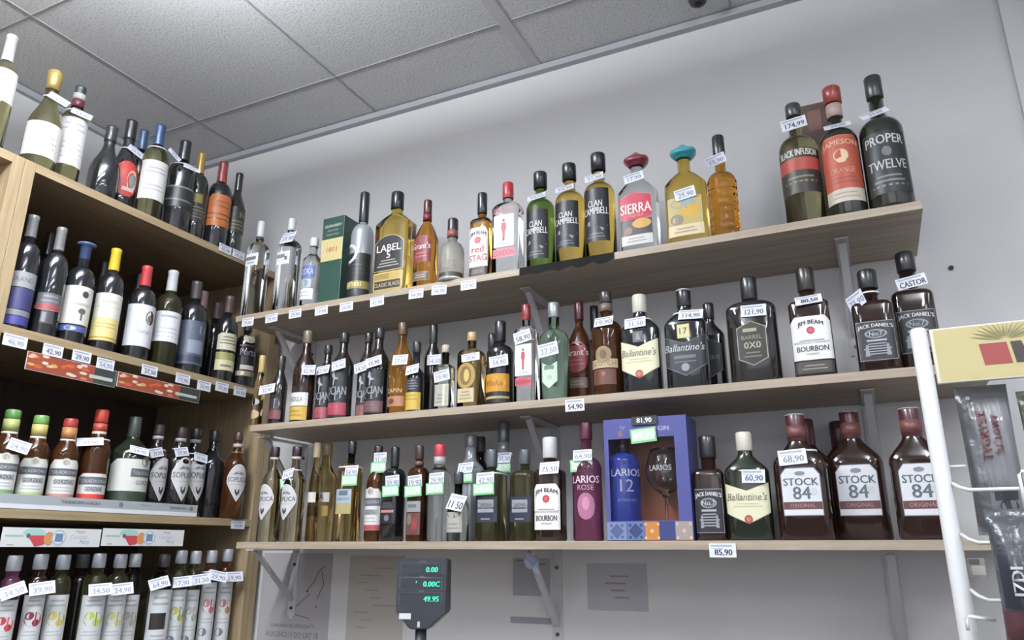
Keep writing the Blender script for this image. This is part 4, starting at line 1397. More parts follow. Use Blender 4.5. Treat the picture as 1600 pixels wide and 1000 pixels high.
neck(B, 128, 178, 'wine bottle with tricolour capsule', roll=12, w=.05, h=.024, tilt=25)
bottle('T', 176, 199, 50, 'burg', 'black', 'w', 'black sloping-shouldered wine bottle without front label on the unit top', cap=('#2b2c2e', .20, 'foil'), dy=.07)
B = bottle('T', 207, 190, 48, 'burg', 'black', 'w', 'black wine bottle with round red label on the unit top', cap=('#232427', .20, 'foil'), labels=[('oval', 248, 304, .95, '#b03c38', None, [('e', .35, .55, .4, .3, '#d0c4b8'), ('e', .35, .55, .25, .18, '#7a8a8c'), ('b', .75, .85, '#c8b8b0', -.3, .6)])], rot=8)
neck(B, 213, 237, 'black wine bottle with the red label', roll=28, w=.05, h=.022, tilt=15)
bottle('T', 226, 205, 38, 'bord', 'black', 'w', 'wine bottle with blue capsule mostly hidden behind the red-label bottle', cap=('#4a6080', .20, 'foil', .3), dy=.17)
B = bottle('T', 252, 197, 42, 'bord', 'wineg', 'w', 'pale green wine bottle with blue capsule and white label', cap=('#44587c', .22, 'foil', .3), labels=[('rect', 250, 310, 1.3, '#dddcdc', None, [('l', .15, .35, 2, '#b8b4b4'), ('l', .6, .8, 2, '#b8b4b4')])])
neck(B, 273, 242, 'blue-capsuled pale wine bottle', roll=34, w=.045, h=.016, turn=18, tilt=10)
B = bottle('T', 291, 222, 46, 'bord', 'black', 'w', 'black high-shouldered wine bottle with thin silver bands on the unit top', cap=('#222327', .22, 'foil'), labels=[('rect', 290, 322, 1.25, '#2b2c2f', None, [('b', .0, .07, '#7a7c80'), ('b', .62, .7, '#6c6e72')])])
neck(B, 300, 263, 'silver-banded black wine bottle', roll=8, w=.05, h=.014, tilt=15)
bottle('T', 316, 240, 34, 'bord', 'dkgreen', 'w', 'dark green wine bottle with gold capsule and gilt label', cap=('#a58c4c', .24, 'foil', .3), labels=[('rect', 300, 345, 1.2, '#3c3c34', None, [('b', .05, .35, '#8a7c48', -.9, .3), ('l', .45, .9, 4, '#6c6a5c')])])
bottle('T', 350, 255, 38, 'bord', 'black', 'w', 'black wine bottle with red capsule and orange label', cap=('#8a3a38', .24, 'foil'), labels=[('cut', 303, 340, 1.2, '#b0683c', None, [('l', .2, .6, 2, '#8a4a2c'), ('b', .8, .85, '#5c3020')]), ('rect', 341, 352, 1.2, '#a5602f', None, [])])
bottle('T', 375, 272, 30, 'slim', 'dkgreen', 'w', 'slender dark wine bottle at the wall end of the unit top', cap=('#232427', .22, 'foil'), labels=[('rect', 322, 362, 1.2, '#35352e', None, [('e', .1, .3, .5, .1, '#7c7450'), ('l', .5, .9, 3, '#6a6650')])])
edge_tag(352, 389, 'first of two white price cards on the edge of the unit top', 'x', w=.05)
edge_tag(373, 398, 'second of two white price cards on the edge of the unit top', 'x', w=.05)

# ------------------------------------------------------------------ unit, upper shelf (wines)
bottle('U2', 54, 338, 46, 'bord', 'black', 'w', 'dark wine bottle with violet-blue label beside the left side panel', cap=('#6c6c6e', .20, 'foil'),
       labels=[('rect', 424, 448, 1.3, '#8b8c90', None, [('t', 'GRAND', .5, .3, '#5c5c60', dict(w=.6))]), ('rect', 449, 482, 1.3, '#34345c', None, []), ('rect', 483, 492, 1.3, '#77777c', None, []), ('rect', 493, 506, 1.3, '#3a3a78', None, [])])
bottle('U2', 98, 357, 42, 'bord', 'black', 'w', 'dark wine bottle with grey capsule and a red diamond label', cap=('#6f6e6e', .22, 'foil'),
       labels=[('rect', 458, 475, 1.1, '#55555a', None, [('l', .1, .9, 2, '#7a7a7e')]), ('oval', 474, 484, 1.3, '#8a4448', '#b5a5a0', []), ('rect', 486, 505, .5, '#4a4a50', None, [('b', .1, .9, '#77777b', -.8, -.2)])])
bottle('U2', 136, 382, 46, 'bord', 'black', 'w', 'wine bottle with blue stopper cap and cream label above a blue band', cap=('#5a6c9c', .16, 'tcap'),
       labels=[('rect', 447, 505, 1.35, '#d6d3cc', '#b9b09a', [('e', .3, .2, .18, .09, '#4c4a48'), ('t', 'CABERNET', .48, .07, '#8c8880', dict(u=.2, w=.55)), ('e', .25, .66, .2, .08, '#5a5854'), ('b', .7, .9, '#5a5854', .2, .3)]), ('rect', 508, 517, 1.35, '#4a5488', None, [('e', -.2, .5, .3, .35, '#b0b6c8')])])
bottle('U2', 183, 390, 42, 'bord', 'black', 'w', 'wine bottle with bright yellow capsule and white over yellow label', cap=('#d8b82c', .22, 'foil'),
       labels=[('rect', 458, 496, 1.35, '#dcdad2', None, [('t', 'BIANCO', .35, .1, '#8c8a80', dict(w=.4)), ('b', .55, .57, '#b5b0a0')]), ('rect', 496, 531, 1.35, '#d8c888', '#c09a3c', [('b', .85, .93, '#b08c3c'), ('l', .2, .5, 2, '#b5a468')])])
bottle('U2', 231, 417, 44, 'bord', 'black', 'w', 'wine bottle with red capsule and a dark face on its white label', cap=('#b03a3c', .22, 'foil'),
       labels=[('rect', 475, 540, 1.35, '#dadade', None, [('e', .42, .30, .28, .17, '#4c4244'), ('e', .36, .33, .12, .09, '#7c6c68'), ('t', 'Syrah', .66, .13, '#9c9aa4', dict(u=.15, w=.45, sh=.2))])])
bottle('U2', 272, 424, 42, 'bord', 'olive', 'w', 'olive white-wine bottle with white capsule and plain white label', cap=('#c8ccce', .22, 'foil'),
       labels=[('rect', 486, 533, 1.35, '#dcdee2', None, [('l', .08, .25, 1, '#9aa0a8'), ('l', .5, .9, 3, '#b8bcc4')])])
bottle('U2', 309, 441, 44, 'bord', 'black', 'w', 'dark wine bottle with blue-grey pictured label right of the olive bottle', cap=('#3c3638', .2, 'foil'),
       labels=[('rect', 500, 568, 1.3, '#4b5160', None, [('e', .2, .2, .5, .1, '#8c929c'), ('b', .45, .75, '#7c8494', -.3, .6), ('b', .8, .95, '#353b54', -.9, .9)])])
bottle('U2', 320, 456, 34, 'bord', 'black', 'w', 'dark wine bottle with pinkish capsule behind the blue-grey labelled one', cap=('#6a5356', .2, 'foil'), dy=.12)
bottle('U2', 341, 474, 38, 'bord', 'black', 'w', 'unlabelled dark wine bottle between the blue-grey and double-label bottles', cap=('#3c3133', .2, 'foil'), dy=.05)
bottle('U2', 360, 464, 36, 'bord', 'black', 'w', 'dark wine bottle with two small cream labels, one above the other', cap=('#4c3c3a', .2, 'foil'),
       labels=[('cut', 520, 546, 1.0, '#c8c2ac', None, [('l', .15, .7, 3, '#6c665a')]), ('cut', 550, 578, 1.0, '#c8c4a0', None, [('b', .0, .42, '#8a8650'), ('l', .6, .9, 1, '#6c665a')])])
bottle('U2', 389, 500, 34, 'bord', 'black', 'w', 'dark bottle with round cream seal at the right end of the wine shelf', cap=('#343034', .18, 'foil'), dy=.026,
       labels=[('oval', 521, 535, .6, '#c9c2a8', None, [('e', 0, .5, .25, .4, '#6c665a')]), ('rect', 537, 558, 1.0, None, None, [('t', 'Portal', .6, .5, '#8a7c88', dict(w=.8, bold=.0006)), ('b', .05, .2, '#55464f', -.9, .9)]), ('rect', 570, 577, .7, '#b9b2a8', None, []), ('rect', 579, 587, 1.1, '#7c7460', None, [('e', -.5, .5, .3, .4, '#d0c8a8')])])
for k, (px, pt) in enumerate([(66, 352), (150, 398), (205, 415), (250, 432)]):
    bk = ['red-diamond label', 'yellow capsule', 'dark face label', 'olive bottle'][k]
    bottle('U2', px + 14, pt + 12, 34, 'bord', 'black', 'w', 'dark shaded wine bottle in the back row near the ' + bk, cap=('#2e2c2e', .2, 'foil'), dy=.2, group='back row wine bottles')
for k, (px, py) in enumerate([(24, 533), (83, 548), (128, 557), (165, 569), (234, 579), (286, 592), (319, 603), (347, 605), (375, 612)]):
    if px < 380:
        edge_tag(px, py, nms[k] + ' white price card from the left on the wine shelf edge', 'x', w=.05 if px > 60 else .055, h=.028, ink='#6c6e7a' if k in (1, 2, 4) else '#9a9cac')

# ------------------------------------------------------------------ printed strips hanging under the wine shelf
def strip(px0, px1, pyc, hh, desc, name, cat, painter, dx=.004):
    a = onX(px0, pyc[0], UX + dx)
    b = onX(px1, pyc[1], UX + dx)
    L = b.y - a.y
    P = Painter(lambda u, v, off: Vector((off, u, v)))
    add_box(P.bm, (-.0012, 0, -hh / 2), (0, L, hh / 2), P.mi(paper('#dfe0e0')))
    painter(P, L, hh)
    o = P.link(name)
    o.location = (UX + dx, a.y, (a.z + b.z) / 2)
    tag(o, desc, cat)


def nuts(P, L, h):
    P.region(0.001, L * .74, h * .48, -h * .48, paper('#8a4634'), nu=1, nv=1, off=.0003)
    P.region(L * .74, L - .001, h * .48, -h * .48, paper('#4a4f4c'), nu=1, nv=1, off=.0003)
    rnd = random.Random(3)
    for k in range(26):
        u, v = L * (.03 + .68 * rnd.random()), h * (rnd.random() - .5) * .8
        P.disc(u, v, .006 + .006 * rnd.random(), paper(rnd.choice(['#c0764c', '#d8b498', '#a03e2c', '#b85a3c', '#dcc8b8', '#c89c50'])), .0004 + k * .00002, 9, ry=.003 + .002 * rnd.random())
    P.region(L * .68, L * .96, -h * .02, -h * .22, paper('#b9bcb8'), nu=1, nv=1, off=.0011)


strip(41, 181, (563, 592), .044, 'printed nut-picture strip, left one under the wine shelf edge', 'advert_strip', 'advertisement', nuts, .0008)
strip(183, 312, (595, 617), .040, 'printed nut-picture strip, right one under the wine shelf edge', 'advert_strip', 'advertisement', nuts, .0008)


def cocktail(P, L, h):
    q = lambda c: paper(c)
    P.disc(L * .30, h * .25, L * .11, q('#a9cdc8'), .0003, 14, ry=h * .22)
    P.poly([(L * .24, h * .10), (L * .46, h * .10), (L * .40, -h * .40), (L * .32, -h * .48)], q('#b8464c'), .0005)
    P.disc(L * .45, -h * .05, L * .05, q('#c8905c'), .0006, 14, ry=h * .36)
    P.disc(L * .55, 0, L * .075, q('#b9c4d0'), .0007, 18, ry=h * .42)
    P.disc(L * .55, 0, L * .060, q('#e4e8ec'), .0008, 18, ry=h * .33)
    P.region(L * .51, L * .59, h * .22, -h * .22, q('#6d84a4'), nu=1, nv=1, off=.0010)
    P.disc(L * .245, h * .08, L * .02, q('#4a5864'), .0009, 10, ry=h * .12)
    P.text('Happy', L * .77, h * .33, h * .2, q('#b08482'), L * .2, off=.0005, shear=.2)
    P.text('Cocktail', L * .76, h * .05, h * .22, q('#b5c4d4'), L * .3, off=.0005, shear=.2)
    P.text('Party', L * .83, -h * .25, h * .26, q('#8fa0b4'), L * .24, off=.0005, shear=.2)
    P.region(L * .03, L * .2, h * .12, h * .02, q('#a9c4b4'), nu=1, nv=1, off=.0003)
    P.region(L * .06, L * .12, -h * .36, -h * .42, q('#b5b0a8'), nu=1, nv=1, off=.0003)


strip(2, 157, (840, 840), .0425, 'white cocktail advertising strip, left one below the vodka shelf', 'advert_strip', 'advertisement', cocktail, .0008)
strip(159.5, 287, (840, 840), .0425, 'white cocktail advertising strip, right one below the vodka shelf', 'advert_strip', 'advertisement', cocktail, .0008)

# ------------------------------------------------------------------ unit, vodka shelf with a cardboard tray
ta = onX(-30, 800, UX + .0)
tb = onX(308, 800, UX + .0)
tl = tb.y - (UY0 + .03)
te = tag(empty('display_tray', (UX - .0005, UY0 + .03, U3 + .0005)), 'grey and white printed cardboard tray holding the flavoured vodka bottles', 'tray')
hT = .032
th_ = .0015
box_obj('tray_base', (-.014, 0, 0), (-th_, tl, th_), mat('#cfcfd2', .5), te)
P = Painter(lambda u, v, off: Vector((off, u, v)))
add_box(P.bm, (-th_, 0, th_), (0, tl, hT), P.mi(paper('#a5abb0')))
P.region(0, tl, .011, .0005, paper('#e2e4e8'), nu=1, nv=1, off=.0003)
P.text('ŻOŁĄDKOWA GORZKA', tl * .42, .0215, .011, paper('#6a6a6c'), .13, off=.0004, bold=.0008)
P.disc(tl * .60, .0215, .0065, paper('#77777a'), .0004)
P.text('TRADYCJA', tl * .72, .0225, .006, paper('#66666a'), .05, off=.0004)
P.text('ŻOŁĄDKOWA', tl * .89, .0215, .010, paper('#6a6a6c'), .08, off=.0004, bold=.0008)
P.disc(tl * .965, .0215, .0065, paper('#77777a'), .0004)
P.link('tray_front', te)

GC, LC, RC = '#5b8a50', '#7d9c5c', '#a83a34'


def zb(px, pt, w, desc, cap, y0, y1, foot, neckc, tagp=None, glass='brown2', **k):
    B = bottle('U3', px, pt, w, 'sop', glass, 'v', desc, cap=(cap, .095, 'cyl'), dy=.05, nr=.0145, labels=[zolad(y0, y1, 1.15, foot)], deco=[(.74, .77, '#d6d4cc'), (.775, .90, neckc)], **k)
    return B


B = zb(22, 641, 48, 'flavoured vodka with green cap at the left edge in the tray', GC, 710, 772, '#7da070', '#a3ad6c')
neck(B, 30, 697, 'green-capped vodka at the left edge', roll=16, w=.045, h=.028)
zb(66, 650, 46, 'flavoured vodka with green cap and yellow neck band in the tray', '#6d9a58', 717, 776, '#b3c48c', '#bfae6c')
zb(112, 655, 46, 'flavoured vodka with red cap and pink-footed label in the tray', '#a03c3c', 719, 779, '#c08a84', '#b07a4c')
B = zb(161, 641, 44, 'flavoured vodka with orange-red cap and short red-footed label', '#b03c30', 742, 781, '#c4443a', '#b04838', dy_=None) if False else bottle('U3', 161, 641, 46, 'sop', 'brown2', 'v', 'flavoured vodka with orange-red cap and short red-footed label', cap=('#b03c30', .13, 'cyl'), dy=.05, nr=.0145,
    labels=[('cut', 740, 782, 1.15, '#dddcd8', '#b04838', [('b', .12, .42, '#5a5c62', -.95, .95), ('t', 'ŻOŁĄDKOWA', .28, .2, '#b9bac0', dict(w=.85)), ('b', .48, .68, '#a6a8ac', -.4, .6), ('t', 'GORZKA', .58, .14, '#45474e', dict(w=.5)), ('b', .76, 1, '#c4443a')])], deco=[(.78, .86, '#a8483c'), (.73, .78, '#c8b8ac')])
neck(B, 141, 690, 'orange-red capped vodka', roll=-8, w=.06, h=.026, turn=-12, tilt=35)
B = bottle('U3', 213, 652, 64, 'sop', 'dkgreen', 'v', 'large dark vodka bottle with a wide wrapped label and green foot', cap=('#3a4240', .22), dy=.055, nr=.014, rot=12,
           labels=[('cut', 717, 783, 1.45, '#d2d3ce', '#9aa09a', [('d', .3, .04, .12, '#8a8c86'), ('b', .22, .42, '#5a5c62', -.2, .95), ('t', 'ŻOŁĄDKOWA', .32, .13, '#b9bac0', dict(u=.35, w=.5)), ('t', 'GORZKA', .55, .1, '#45474e', dict(u=.35, w=.35)), ('b', .76, 1, '#3c4c3c')])], deco=[(.70, .76, '#8a8a86')])
neck(B, 218, 704, 'large dark wrapped-label vodka', roll=10, w=.05, h=.026, tilt=35)
for px, pt, nm, tp in [(250, 664, 'first', (245, 707, -14)), (285, 668, 'second', (284, 706, -12)), (308, 670, 'third', (314, 715, 8))]:
    B = bottle('U3', px, pt, 42, 'sop', 'dark', 'v', nm + ' dark bottle with grey-white leaf label right of the wide-labelled vodka', cap=('#3a2e32', .12), dy=.06, rot=30 if nm == 'first' else 22, labels=[soplica(714, 782, .95)], deco=[(.83, .87, '#a5a2a4')])
    neck(B, tp[0], tp[1], nm + ' dark leaf-label bottle', roll=tp[2], w=.047, h=.026, tilt=15)
bottle('U3', 337, 673, 42, 'sop', 'black', 'v', 'unlabelled black bottle with a bright reflection beside the amber bottle', cap=('#2c2c30', .14), dy=.05)
bottle('U3', 374, 676, 36, 'sop', 'brown2', 'v', 'amber bottle with grey-white leaf label at the right end of vodka shelf', cap=('#4a3430', .10), dy=.024, labels=[soplica(726, 783)], deco=[(.82, .86, '#c8c0b8'), (.74, .765, '#b09a60')])
edge_tag(372, 820, 'single white price card at the right end of the vodka shelf edge', 'x', w=.055, h=.024)

# ------------------------------------------------------------------ unit, lowest row: fruit vodkas with pale sleeve caps
FR = [
    (25, 868, 36, '#c85a5c', '#a83a40', 'red berries', (20, 923, -22)),
    (66, 866, 36, '#a04a58', '#7c2c3c', 'dark cherries', (66, 919, -8)),
    (101, 867, 38, '#b0a050', '#c8b45c', 'yellow quince', None),
    (157, 865, 40, '#8a9c40', '#b4bc4c', 'green grapes', (157, 921, -4)),
    (190, 866, 36, '#a8a45c', '#c8c48c', 'pale pears', (191, 920, -6)),
    (213, 865, 30, '#a09c8c', '#b9b5a8', 'faint grey pattern', None),
    (258, 866, 38, '#5a4038', '#7c6458', 'dark brown square', (249, 911, -16)),
    (285, 860, 30, '#4e7a4c', '#b5a83c', 'green leaves over yellow foot', (284, 909, -6)),
    (307, 861, 25, '#8a8c80', '#a5a89c', 'narrow grey stripe', (314, 905, -8)),
    (332, 860, 27, '#9c3c40', '#b8747c', 'crimson fruit', (341, 900, 14)),
    (357, 858, 26, '#c8a03c', '#a06a70', 'yellow fruit and pink foot', (366, 901, -2)),
]
for px, pt, w, c1, c2, fr, tp in FR:
    dark = px == 258
    g = {332: 'brown2', 357: 'brown2', 285: 'wineg', 25: 'pink', 66: 'brown'}.get(px, 'wineg' if px in (101, 157, 190, 307) else 'greent')
    y0 = 930 - (px > 250) * 8 - (px > 320) * 12 + (px < 60) * 8
    els = [('l', .06, .22, 2, '#a5a8ac'), ('e', .1, .42, .7, .13, c1), ('e', -.2, .36, .35, .07, c2), ('e', .35, .48, .3, .06, c2), ('l', .60, .72, 2, '#b5b8ba'), ('d', -.35, .85, .07, '#6c7078')]
    if px == 285:
        els.append(('b', .88, 1, '#b5a83c'))
    if dark:
        els = [('l', .08, .3, 2, '#a5a8ac'), ('b', .40, .68, '#3a2e2c', -.7, .5), ('l', .75, .9, 2, '#a5a8ac')]
    B = bottle('U4', px, pt, w, 'fl', g, 'v', 'fruit vodka with ' + fr + ' on its tall white label, lowest row', cap=('#3a3438' if dark else '#a9adb4', .115, 'cyl', .0 if dark else .2), dy=.04, nr=.0135, rot=-4,
               labels=[('rect', y0, y0 + 92, 1.1, '#cfd2d4', None, els)])
    if tp:
        neck(B, tp[0], tp[1], 'fruit vodka with ' + fr, roll=tp[2], w=.052, h=.030, tilt=25)
bottle('U4', 131, 866, 34, 'fl', 'dark', 'v', 'dark bottle with grey sleeve cap in the shaded gap of the lowest row', cap=('#6c6f78', .115), dy=.12, nr=.0135)

# ------------------------------------------------------------------ price display on its pole
dy_ = 1.30
c = onY(662, 930, dy_)
tl_, br_ = onY(628, 872, dy_), onY(696, 984, dy_)
wD = (br_.x - tl_.x)
hD = tl_.z - br_.z
de = tag(empty('price_display', (c.x, dy_, br_.z), math.radians(18)), 'black pole display of a shop scale with green digits below the lowest shelf', 'display')
bm = bmesh.new()
hw = wD / 2 * .96
out = [(-hw * .93, hD), (hw * .93, hD), (hw, hD * .96), (hw, hD * .24), (hw * .30, 0), (-hw * .42, 0), (-hw, hD * .24), (-hw, hD * .96)]
A_ = [bm.verts.new((x, -.018, z)) for x, z in out]
B_ = [bm.verts.new((x, .018, z)) for x, z in out]
bm.faces.new(A_)
bm.faces.new(B_[::-1])
for i in range(8):
    bm.faces.new((A_[i], B_[i], B_[(i + 1) % 8], A_[(i + 1) % 8]))
bmesh.ops.recalc_face_normals(bm, faces=bm.faces)
bmesh.ops.bevel(bm, geom=list(bm.edges), offset=.002, segments=2, affect='EDGES')
link('display_housing', bm, mat('#2a2d33', .4), de)
GD = mat('#35b896', .4, emit=0.9)
for k, (z0, z1, txt, fr) in enumerate([(.76, .93, '0.00', 0), (.55, .73, '0.00C', 1), (.34, .52, '49.95', 0)]):
    P = Painter(lambda u, v, off: Vector((u, -.018 - off, v)))
    P.region(-hw * .88, hw * .80, hD * z1, hD * z0, mat('#4a4e56' if fr else '#3a3e45', .4), nu=1, nv=1, off=.0006)
    P.region(-hw * .84, hw * .76, hD * (z1 - .012), hD * (z0 + .012), mat('#20242b', .15), nu=1, nv=1, off=.0010)
    P.link('display_window', de)
    P = Painter(lambda u, v, off: Vector((u, -.018 - off, v)))
    P.text(txt, hw * .38, hD * (z0 + z1) / 2 - hD * .005, hD * .075, GD, hw * (.85 if k else .6), off=.0016, shear=.1, bold=.0010)
    if k == 1:
        P.text('r', -hw * .2, hD * .66, hD * .03, GD, off=.0016, bold=.0004)
    P.link('digits', de)
P = Painter(lambda u, v, off: Vector((u, -.018 - off, v)))
P.text('WAGA', 0, hD * .955, hD * .025, mat('#77797f', .5), off=.0008)
P.text('CENA', 0, hD * .742, hD * .022, mat('#8a8c92', .5), off=.0012)
P.text('SUMA', 0, hD * .532, hD * .022, mat('#8a8c92', .5), off=.0012)
P.region(-hw * .84, -hw * .38, hD * .22, hD * .14, paper('#d0d2d4'), nu=1, nv=1, off=.0006)
P.region(-hw * .12, -hw * .02, hD * .11, hD * .03, paper('#b9bbc0'), nu=1, nv=1, off=.0006)
P.link('sticker', de)
bm = bmesh.new()
add_tube(bm, [(-hw * .06, 0, -.0), (-hw * .06, 0, -.45)], .011, 12)
link('pole', bm, mat('#2c2e34', .4), de)
# counter that carries the display, below the frame
ce = tag(empty('shop_counter', (c.x, dy_, 0)), 'shop counter under the price display below the frame', 'counter')
topz = br_.z - .45
box_obj('counter_top', (-.35, -.25, topz - .03), (.35, .25, topz), mat('#8a8478', .4), ce, .003)
box_obj('counter_body', (-.33, -.23, 0), (.33, .23, topz - .03), mat('#77716a', .5), ce, .003)


# ------------------------------------------------------------------ sheets of paper on the wall
def sheet(pa, pb, desc, colr, painter=None):
    a, b = onY(pa[0], pa[1], WALL), onY(pb[0], pb[1], WALL)
    w, h = b.x - a.x, a.z - b.z
    P = Painter(lambda u, v, off: Vector((u, -off, v)))
    add_box(P.bm, (0, -.0008, 0), (w, 0, h), P.mi(mat(colr, .7)))
    if painter:
        P.off = .0013
        painter(P, w, h)
    o = P.link('paper_sheet')
    o.location = (a.x, WALL - .0008, b.z)
    tag(o, desc, 'paper')


def sketch(P, w, h):
    ln = mat('#5c5856', .7)

    def stroke(pts, t=.0010):
        for i in range(len(pts) - 1):
            (x0, y0), (x1, y1) = pts[i], pts[i + 1]
            x0, x1, y0, y1 = x0 * w, x1 * w, y0 * h, y1 * h
            l = math.hypot(x1 - x0, y1 - y0) or 1
            nx, ny = -(y1 - y0) / l * t, (x1 - x0) / l * t
            P.poly([(x0 - nx, y0 - ny), (x1 - nx, y1 - ny), (x1 + nx, y1 + ny), (x0 + nx, y0 + ny)], ln, .0013)
    stroke([(.90, .86), (.82, .80), (.76, .68), (.70, .62), (.66, .57)], .0014)
    stroke([(.86, .80), (.90, .66), (.86, .58), (.82, .50)], .0013)
    stroke([(.72, .56), (.62, .48), (.52, .40), (.50, .34), (.56, .32), (.74, .29)])
    P.disc(.68 * w, .585 * h, .004, ln, .0014, 8)
    P.disc(.82 * w, .42 * h, .003, ln, .0014, 8)
    P.text('ZABRANIA SIĘ SPRZEDAŻY', .5 * w, .205 * h, .016, mat('#77757a', .7), w * .86, off=.0013, bold=.0006)
    P.text('ALKOHOLU DO LAT 18', .5 * w, .11 * h, .016, mat('#77757a', .7), w * .74, off=.0013, bold=.0006)


def lines(n, c, x0=.1, x1=.9, y0=.15, y1=.9, seed=1):
    def f(P, w, h):
        rnd = random.Random(seed)
        for i in range(n):
            y = y0 + (y1 - y0) * (i + .5) / n
            x = x0 + (x1 - x0) * rnd.random() * .5
            P.region(w * x, w * min(x + .15 + .3 * rnd.random(), x1), h * y + .002, h * y - .002, mat(c, .7), nu=1, nv=1, off=.0013)
    return f


sheet((414, 864), (511, 1012), 'grey notice sheet with a line sketch left of the display', '#a9a6aa', sketch)
sheet((548, 868), (628, 1012), 'beige handwritten sheet directly left of the price display', '#b5b0aa', lines(9, '#a19c98', seed=4))
sheet((802, 872), (860, 932), 'small grey sheet left of the middle bracket', '#a5a5ac', lines(2, '#7c7c84', .1, .9, .8, .98, 2))
sheet((798, 963), (862, 976), 'narrow grey strip stuck below the small grey sheet', '#96969e')
sheet((917, 880), (1014, 956), 'faint grey sheet with pinkish notes right of the middle bracket', '#b0b0b8', lines(4, '#94858e', .3, .7, .2, .8, 6))
bm = bmesh.new()
p = onY(1021, 883, WALL)
add_box(bm, (p.x - .0022, WALL - .003, p.z - .008), (p.x + .0022, WALL - .0003, p.z + .008))
tag(link('wall_clip', bm, mat('#d8dade', .4)), 'tiny white clip on the wall right of the faint grey sheet', 'clip')
# crumpled cards dangling behind the lowest shelf
bm = bmesh.new()
p = onY(826, 868, SY + .05)
rnd = random.Random(5)
g = [[bm.verts.new((i * .009 + rnd.uniform(-.003, .003), rnd.uniform(-.012, .012), -j * .012 + rnd.uniform(-.004, .004) - i * .004)) for j in range(4)] for i in range(5)]
for i in range(4):
    for j in range(3):
        bm.faces.new((g[i][j], g[i][j + 1], g[i + 1][j + 1], g[i + 1][j]))
o = link('crumpled_card', bm, mat('#aab4cc', .5))
o.location = (p.x - .02, SY + .07, 1.496)
tag(o, 'crumpled bluish paper card hanging under the lowest shelf by the bracket', 'paper')

# ------------------------------------------------------------------ snack rack on the right
RY = 1.10
re = tag(empty('snack_rack', (0.081, RY, 0)), 'white wire snack rack with round post and pale yellow header board', 'rack')
WM = mat('#dcdcde', .35)
rz_top = 1.5 + .282
RW = .50
for x in (0, RW):
    bm = bmesh.new()
    add_lathe(bm, [(0.03, .0102), (rz_top - .004, .0102), (rz_top, .0085)], 20, cx=x, cy=0)
    link('post', bm, WM, re)
P = Painter(lambda u, v, off: Vector((u, -off, v)))
hz0, hz1 = 1.5 + .2055, 1.5 + .279
box_obj('header_frame', (.0125, -.004, hz0), (RW - .0125, .004, hz1), mat('#d8d4c0', .4), re, .001)
P = Painter(lambda u, v, off: Vector((.0165 + u, -.004 - off, hz0 + v)))
hh, ww = hz1 - hz0, RW - .033
P.region(0, ww, hh - .002, .002, mat('#b7ab7c', .5), nu=1, nv=1, off=.0003)
# red block, dark K and a leaf crest above them
lx = onY(1530, 548, RY).x - .081 - .0165
bt, bb = onY(1530, 539, RY).z - hz0, onY(1535, 572, RY).z - hz0
bw = onY(1574, 548, RY).x - .081 - .0165 - lx
sk = .003
P.poly([(lx + sk, bb), (lx + bw + sk, bb), (lx + bw, bt), (lx, bt)], paper('#8a3a38'), .0007)
kx = lx + bw + .004
kh = bt - bb
P.poly([(kx + sk, bb), (kx + sk + .016, bb), (kx + .012, bt), (kx, bt)], paper('#4a3c38'), .0007)
P.poly([(kx + .012, bb + kh * .45), (kx + .030, bt), (kx + .046, bt), (kx + .022, bb + kh * .5)], paper('#4a3c38'), .0007)
P.poly([(kx + .014, bb + kh * .6), (kx + .030, bb), (kx + .048, bb), (kx + .026, bb + kh * .62)], paper('#4a3c38'), .0007)
cx_ = lx + bw * .98
for k in range(15):
    t = math.radians(14 + 152 * k / 14)
    r1, r0 = .022 + .010 * abs(math.cos(t)), .004
    dx, dz = math.cos(t), math.sin(t) * .75
    px_, pz_ = -dz, dx
    P.poly([(cx_ + dx * r0, bt + .003 + dz * r0), (cx_ + dx * r1 * .6 + px_ * .0014, bt + .003 + dz * r1 * .6 + pz_ * .0014), (cx_ + dx * r1 * 1.3, bt + .003 + dz * r1 * 1.3), (cx_ + dx * r1 * .6 - px_ * .0014, bt + .003 + dz * r1 * .6 - pz_ * .0014)],
           paper('#6d6a48' if k % 2 else '#8c8458'), .0008 + k * .00002)
P.link('header_print', re)
for py in (765, 848, 938):
    z = onY(1540, py, RY - .03).z
    bm = bmesh.new()
    pts = [(.010, -.006, z + .010), (.016, -.018, z + .004), (.024, -.030, z), (RW - .024, -.030, z), (RW - .016, -.018, z + .004), (RW - .010, -.006, z + .010)]
    add_tube(bm, pts, .0023, 8)
    link('cross_bar', bm, WM, re)
z = onY(1487, 729, RY).z
bm = bmesh.new()
add_tube(bm, [(.010, 0, z), (.028, 0, z)], .0018, 8)
link('stub_wire', bm, WM, re)
# hooks that carry the bags
for px, pyt, pyb in ((1591, 736, 796), (1509, 962, 985)):
    a, b = onY(px, pyt, RY - .035), onY(px, pyb, RY - .035)
    bm = bmesh.new()
    x = a.x - .081
    add_tube(bm, [(x, -.035, b.z), (x, -.035, a.z - .004), (x + .003, -.034, a.z), (x + .03, -.030, a.z - .004)], .002, 8)
    link('hook', bm, WM, re)
for sx in (0, RW):
    box_obj('foot', (sx - .02, -.15, 0), (sx + .02, .15, .03), WM, re, .004)


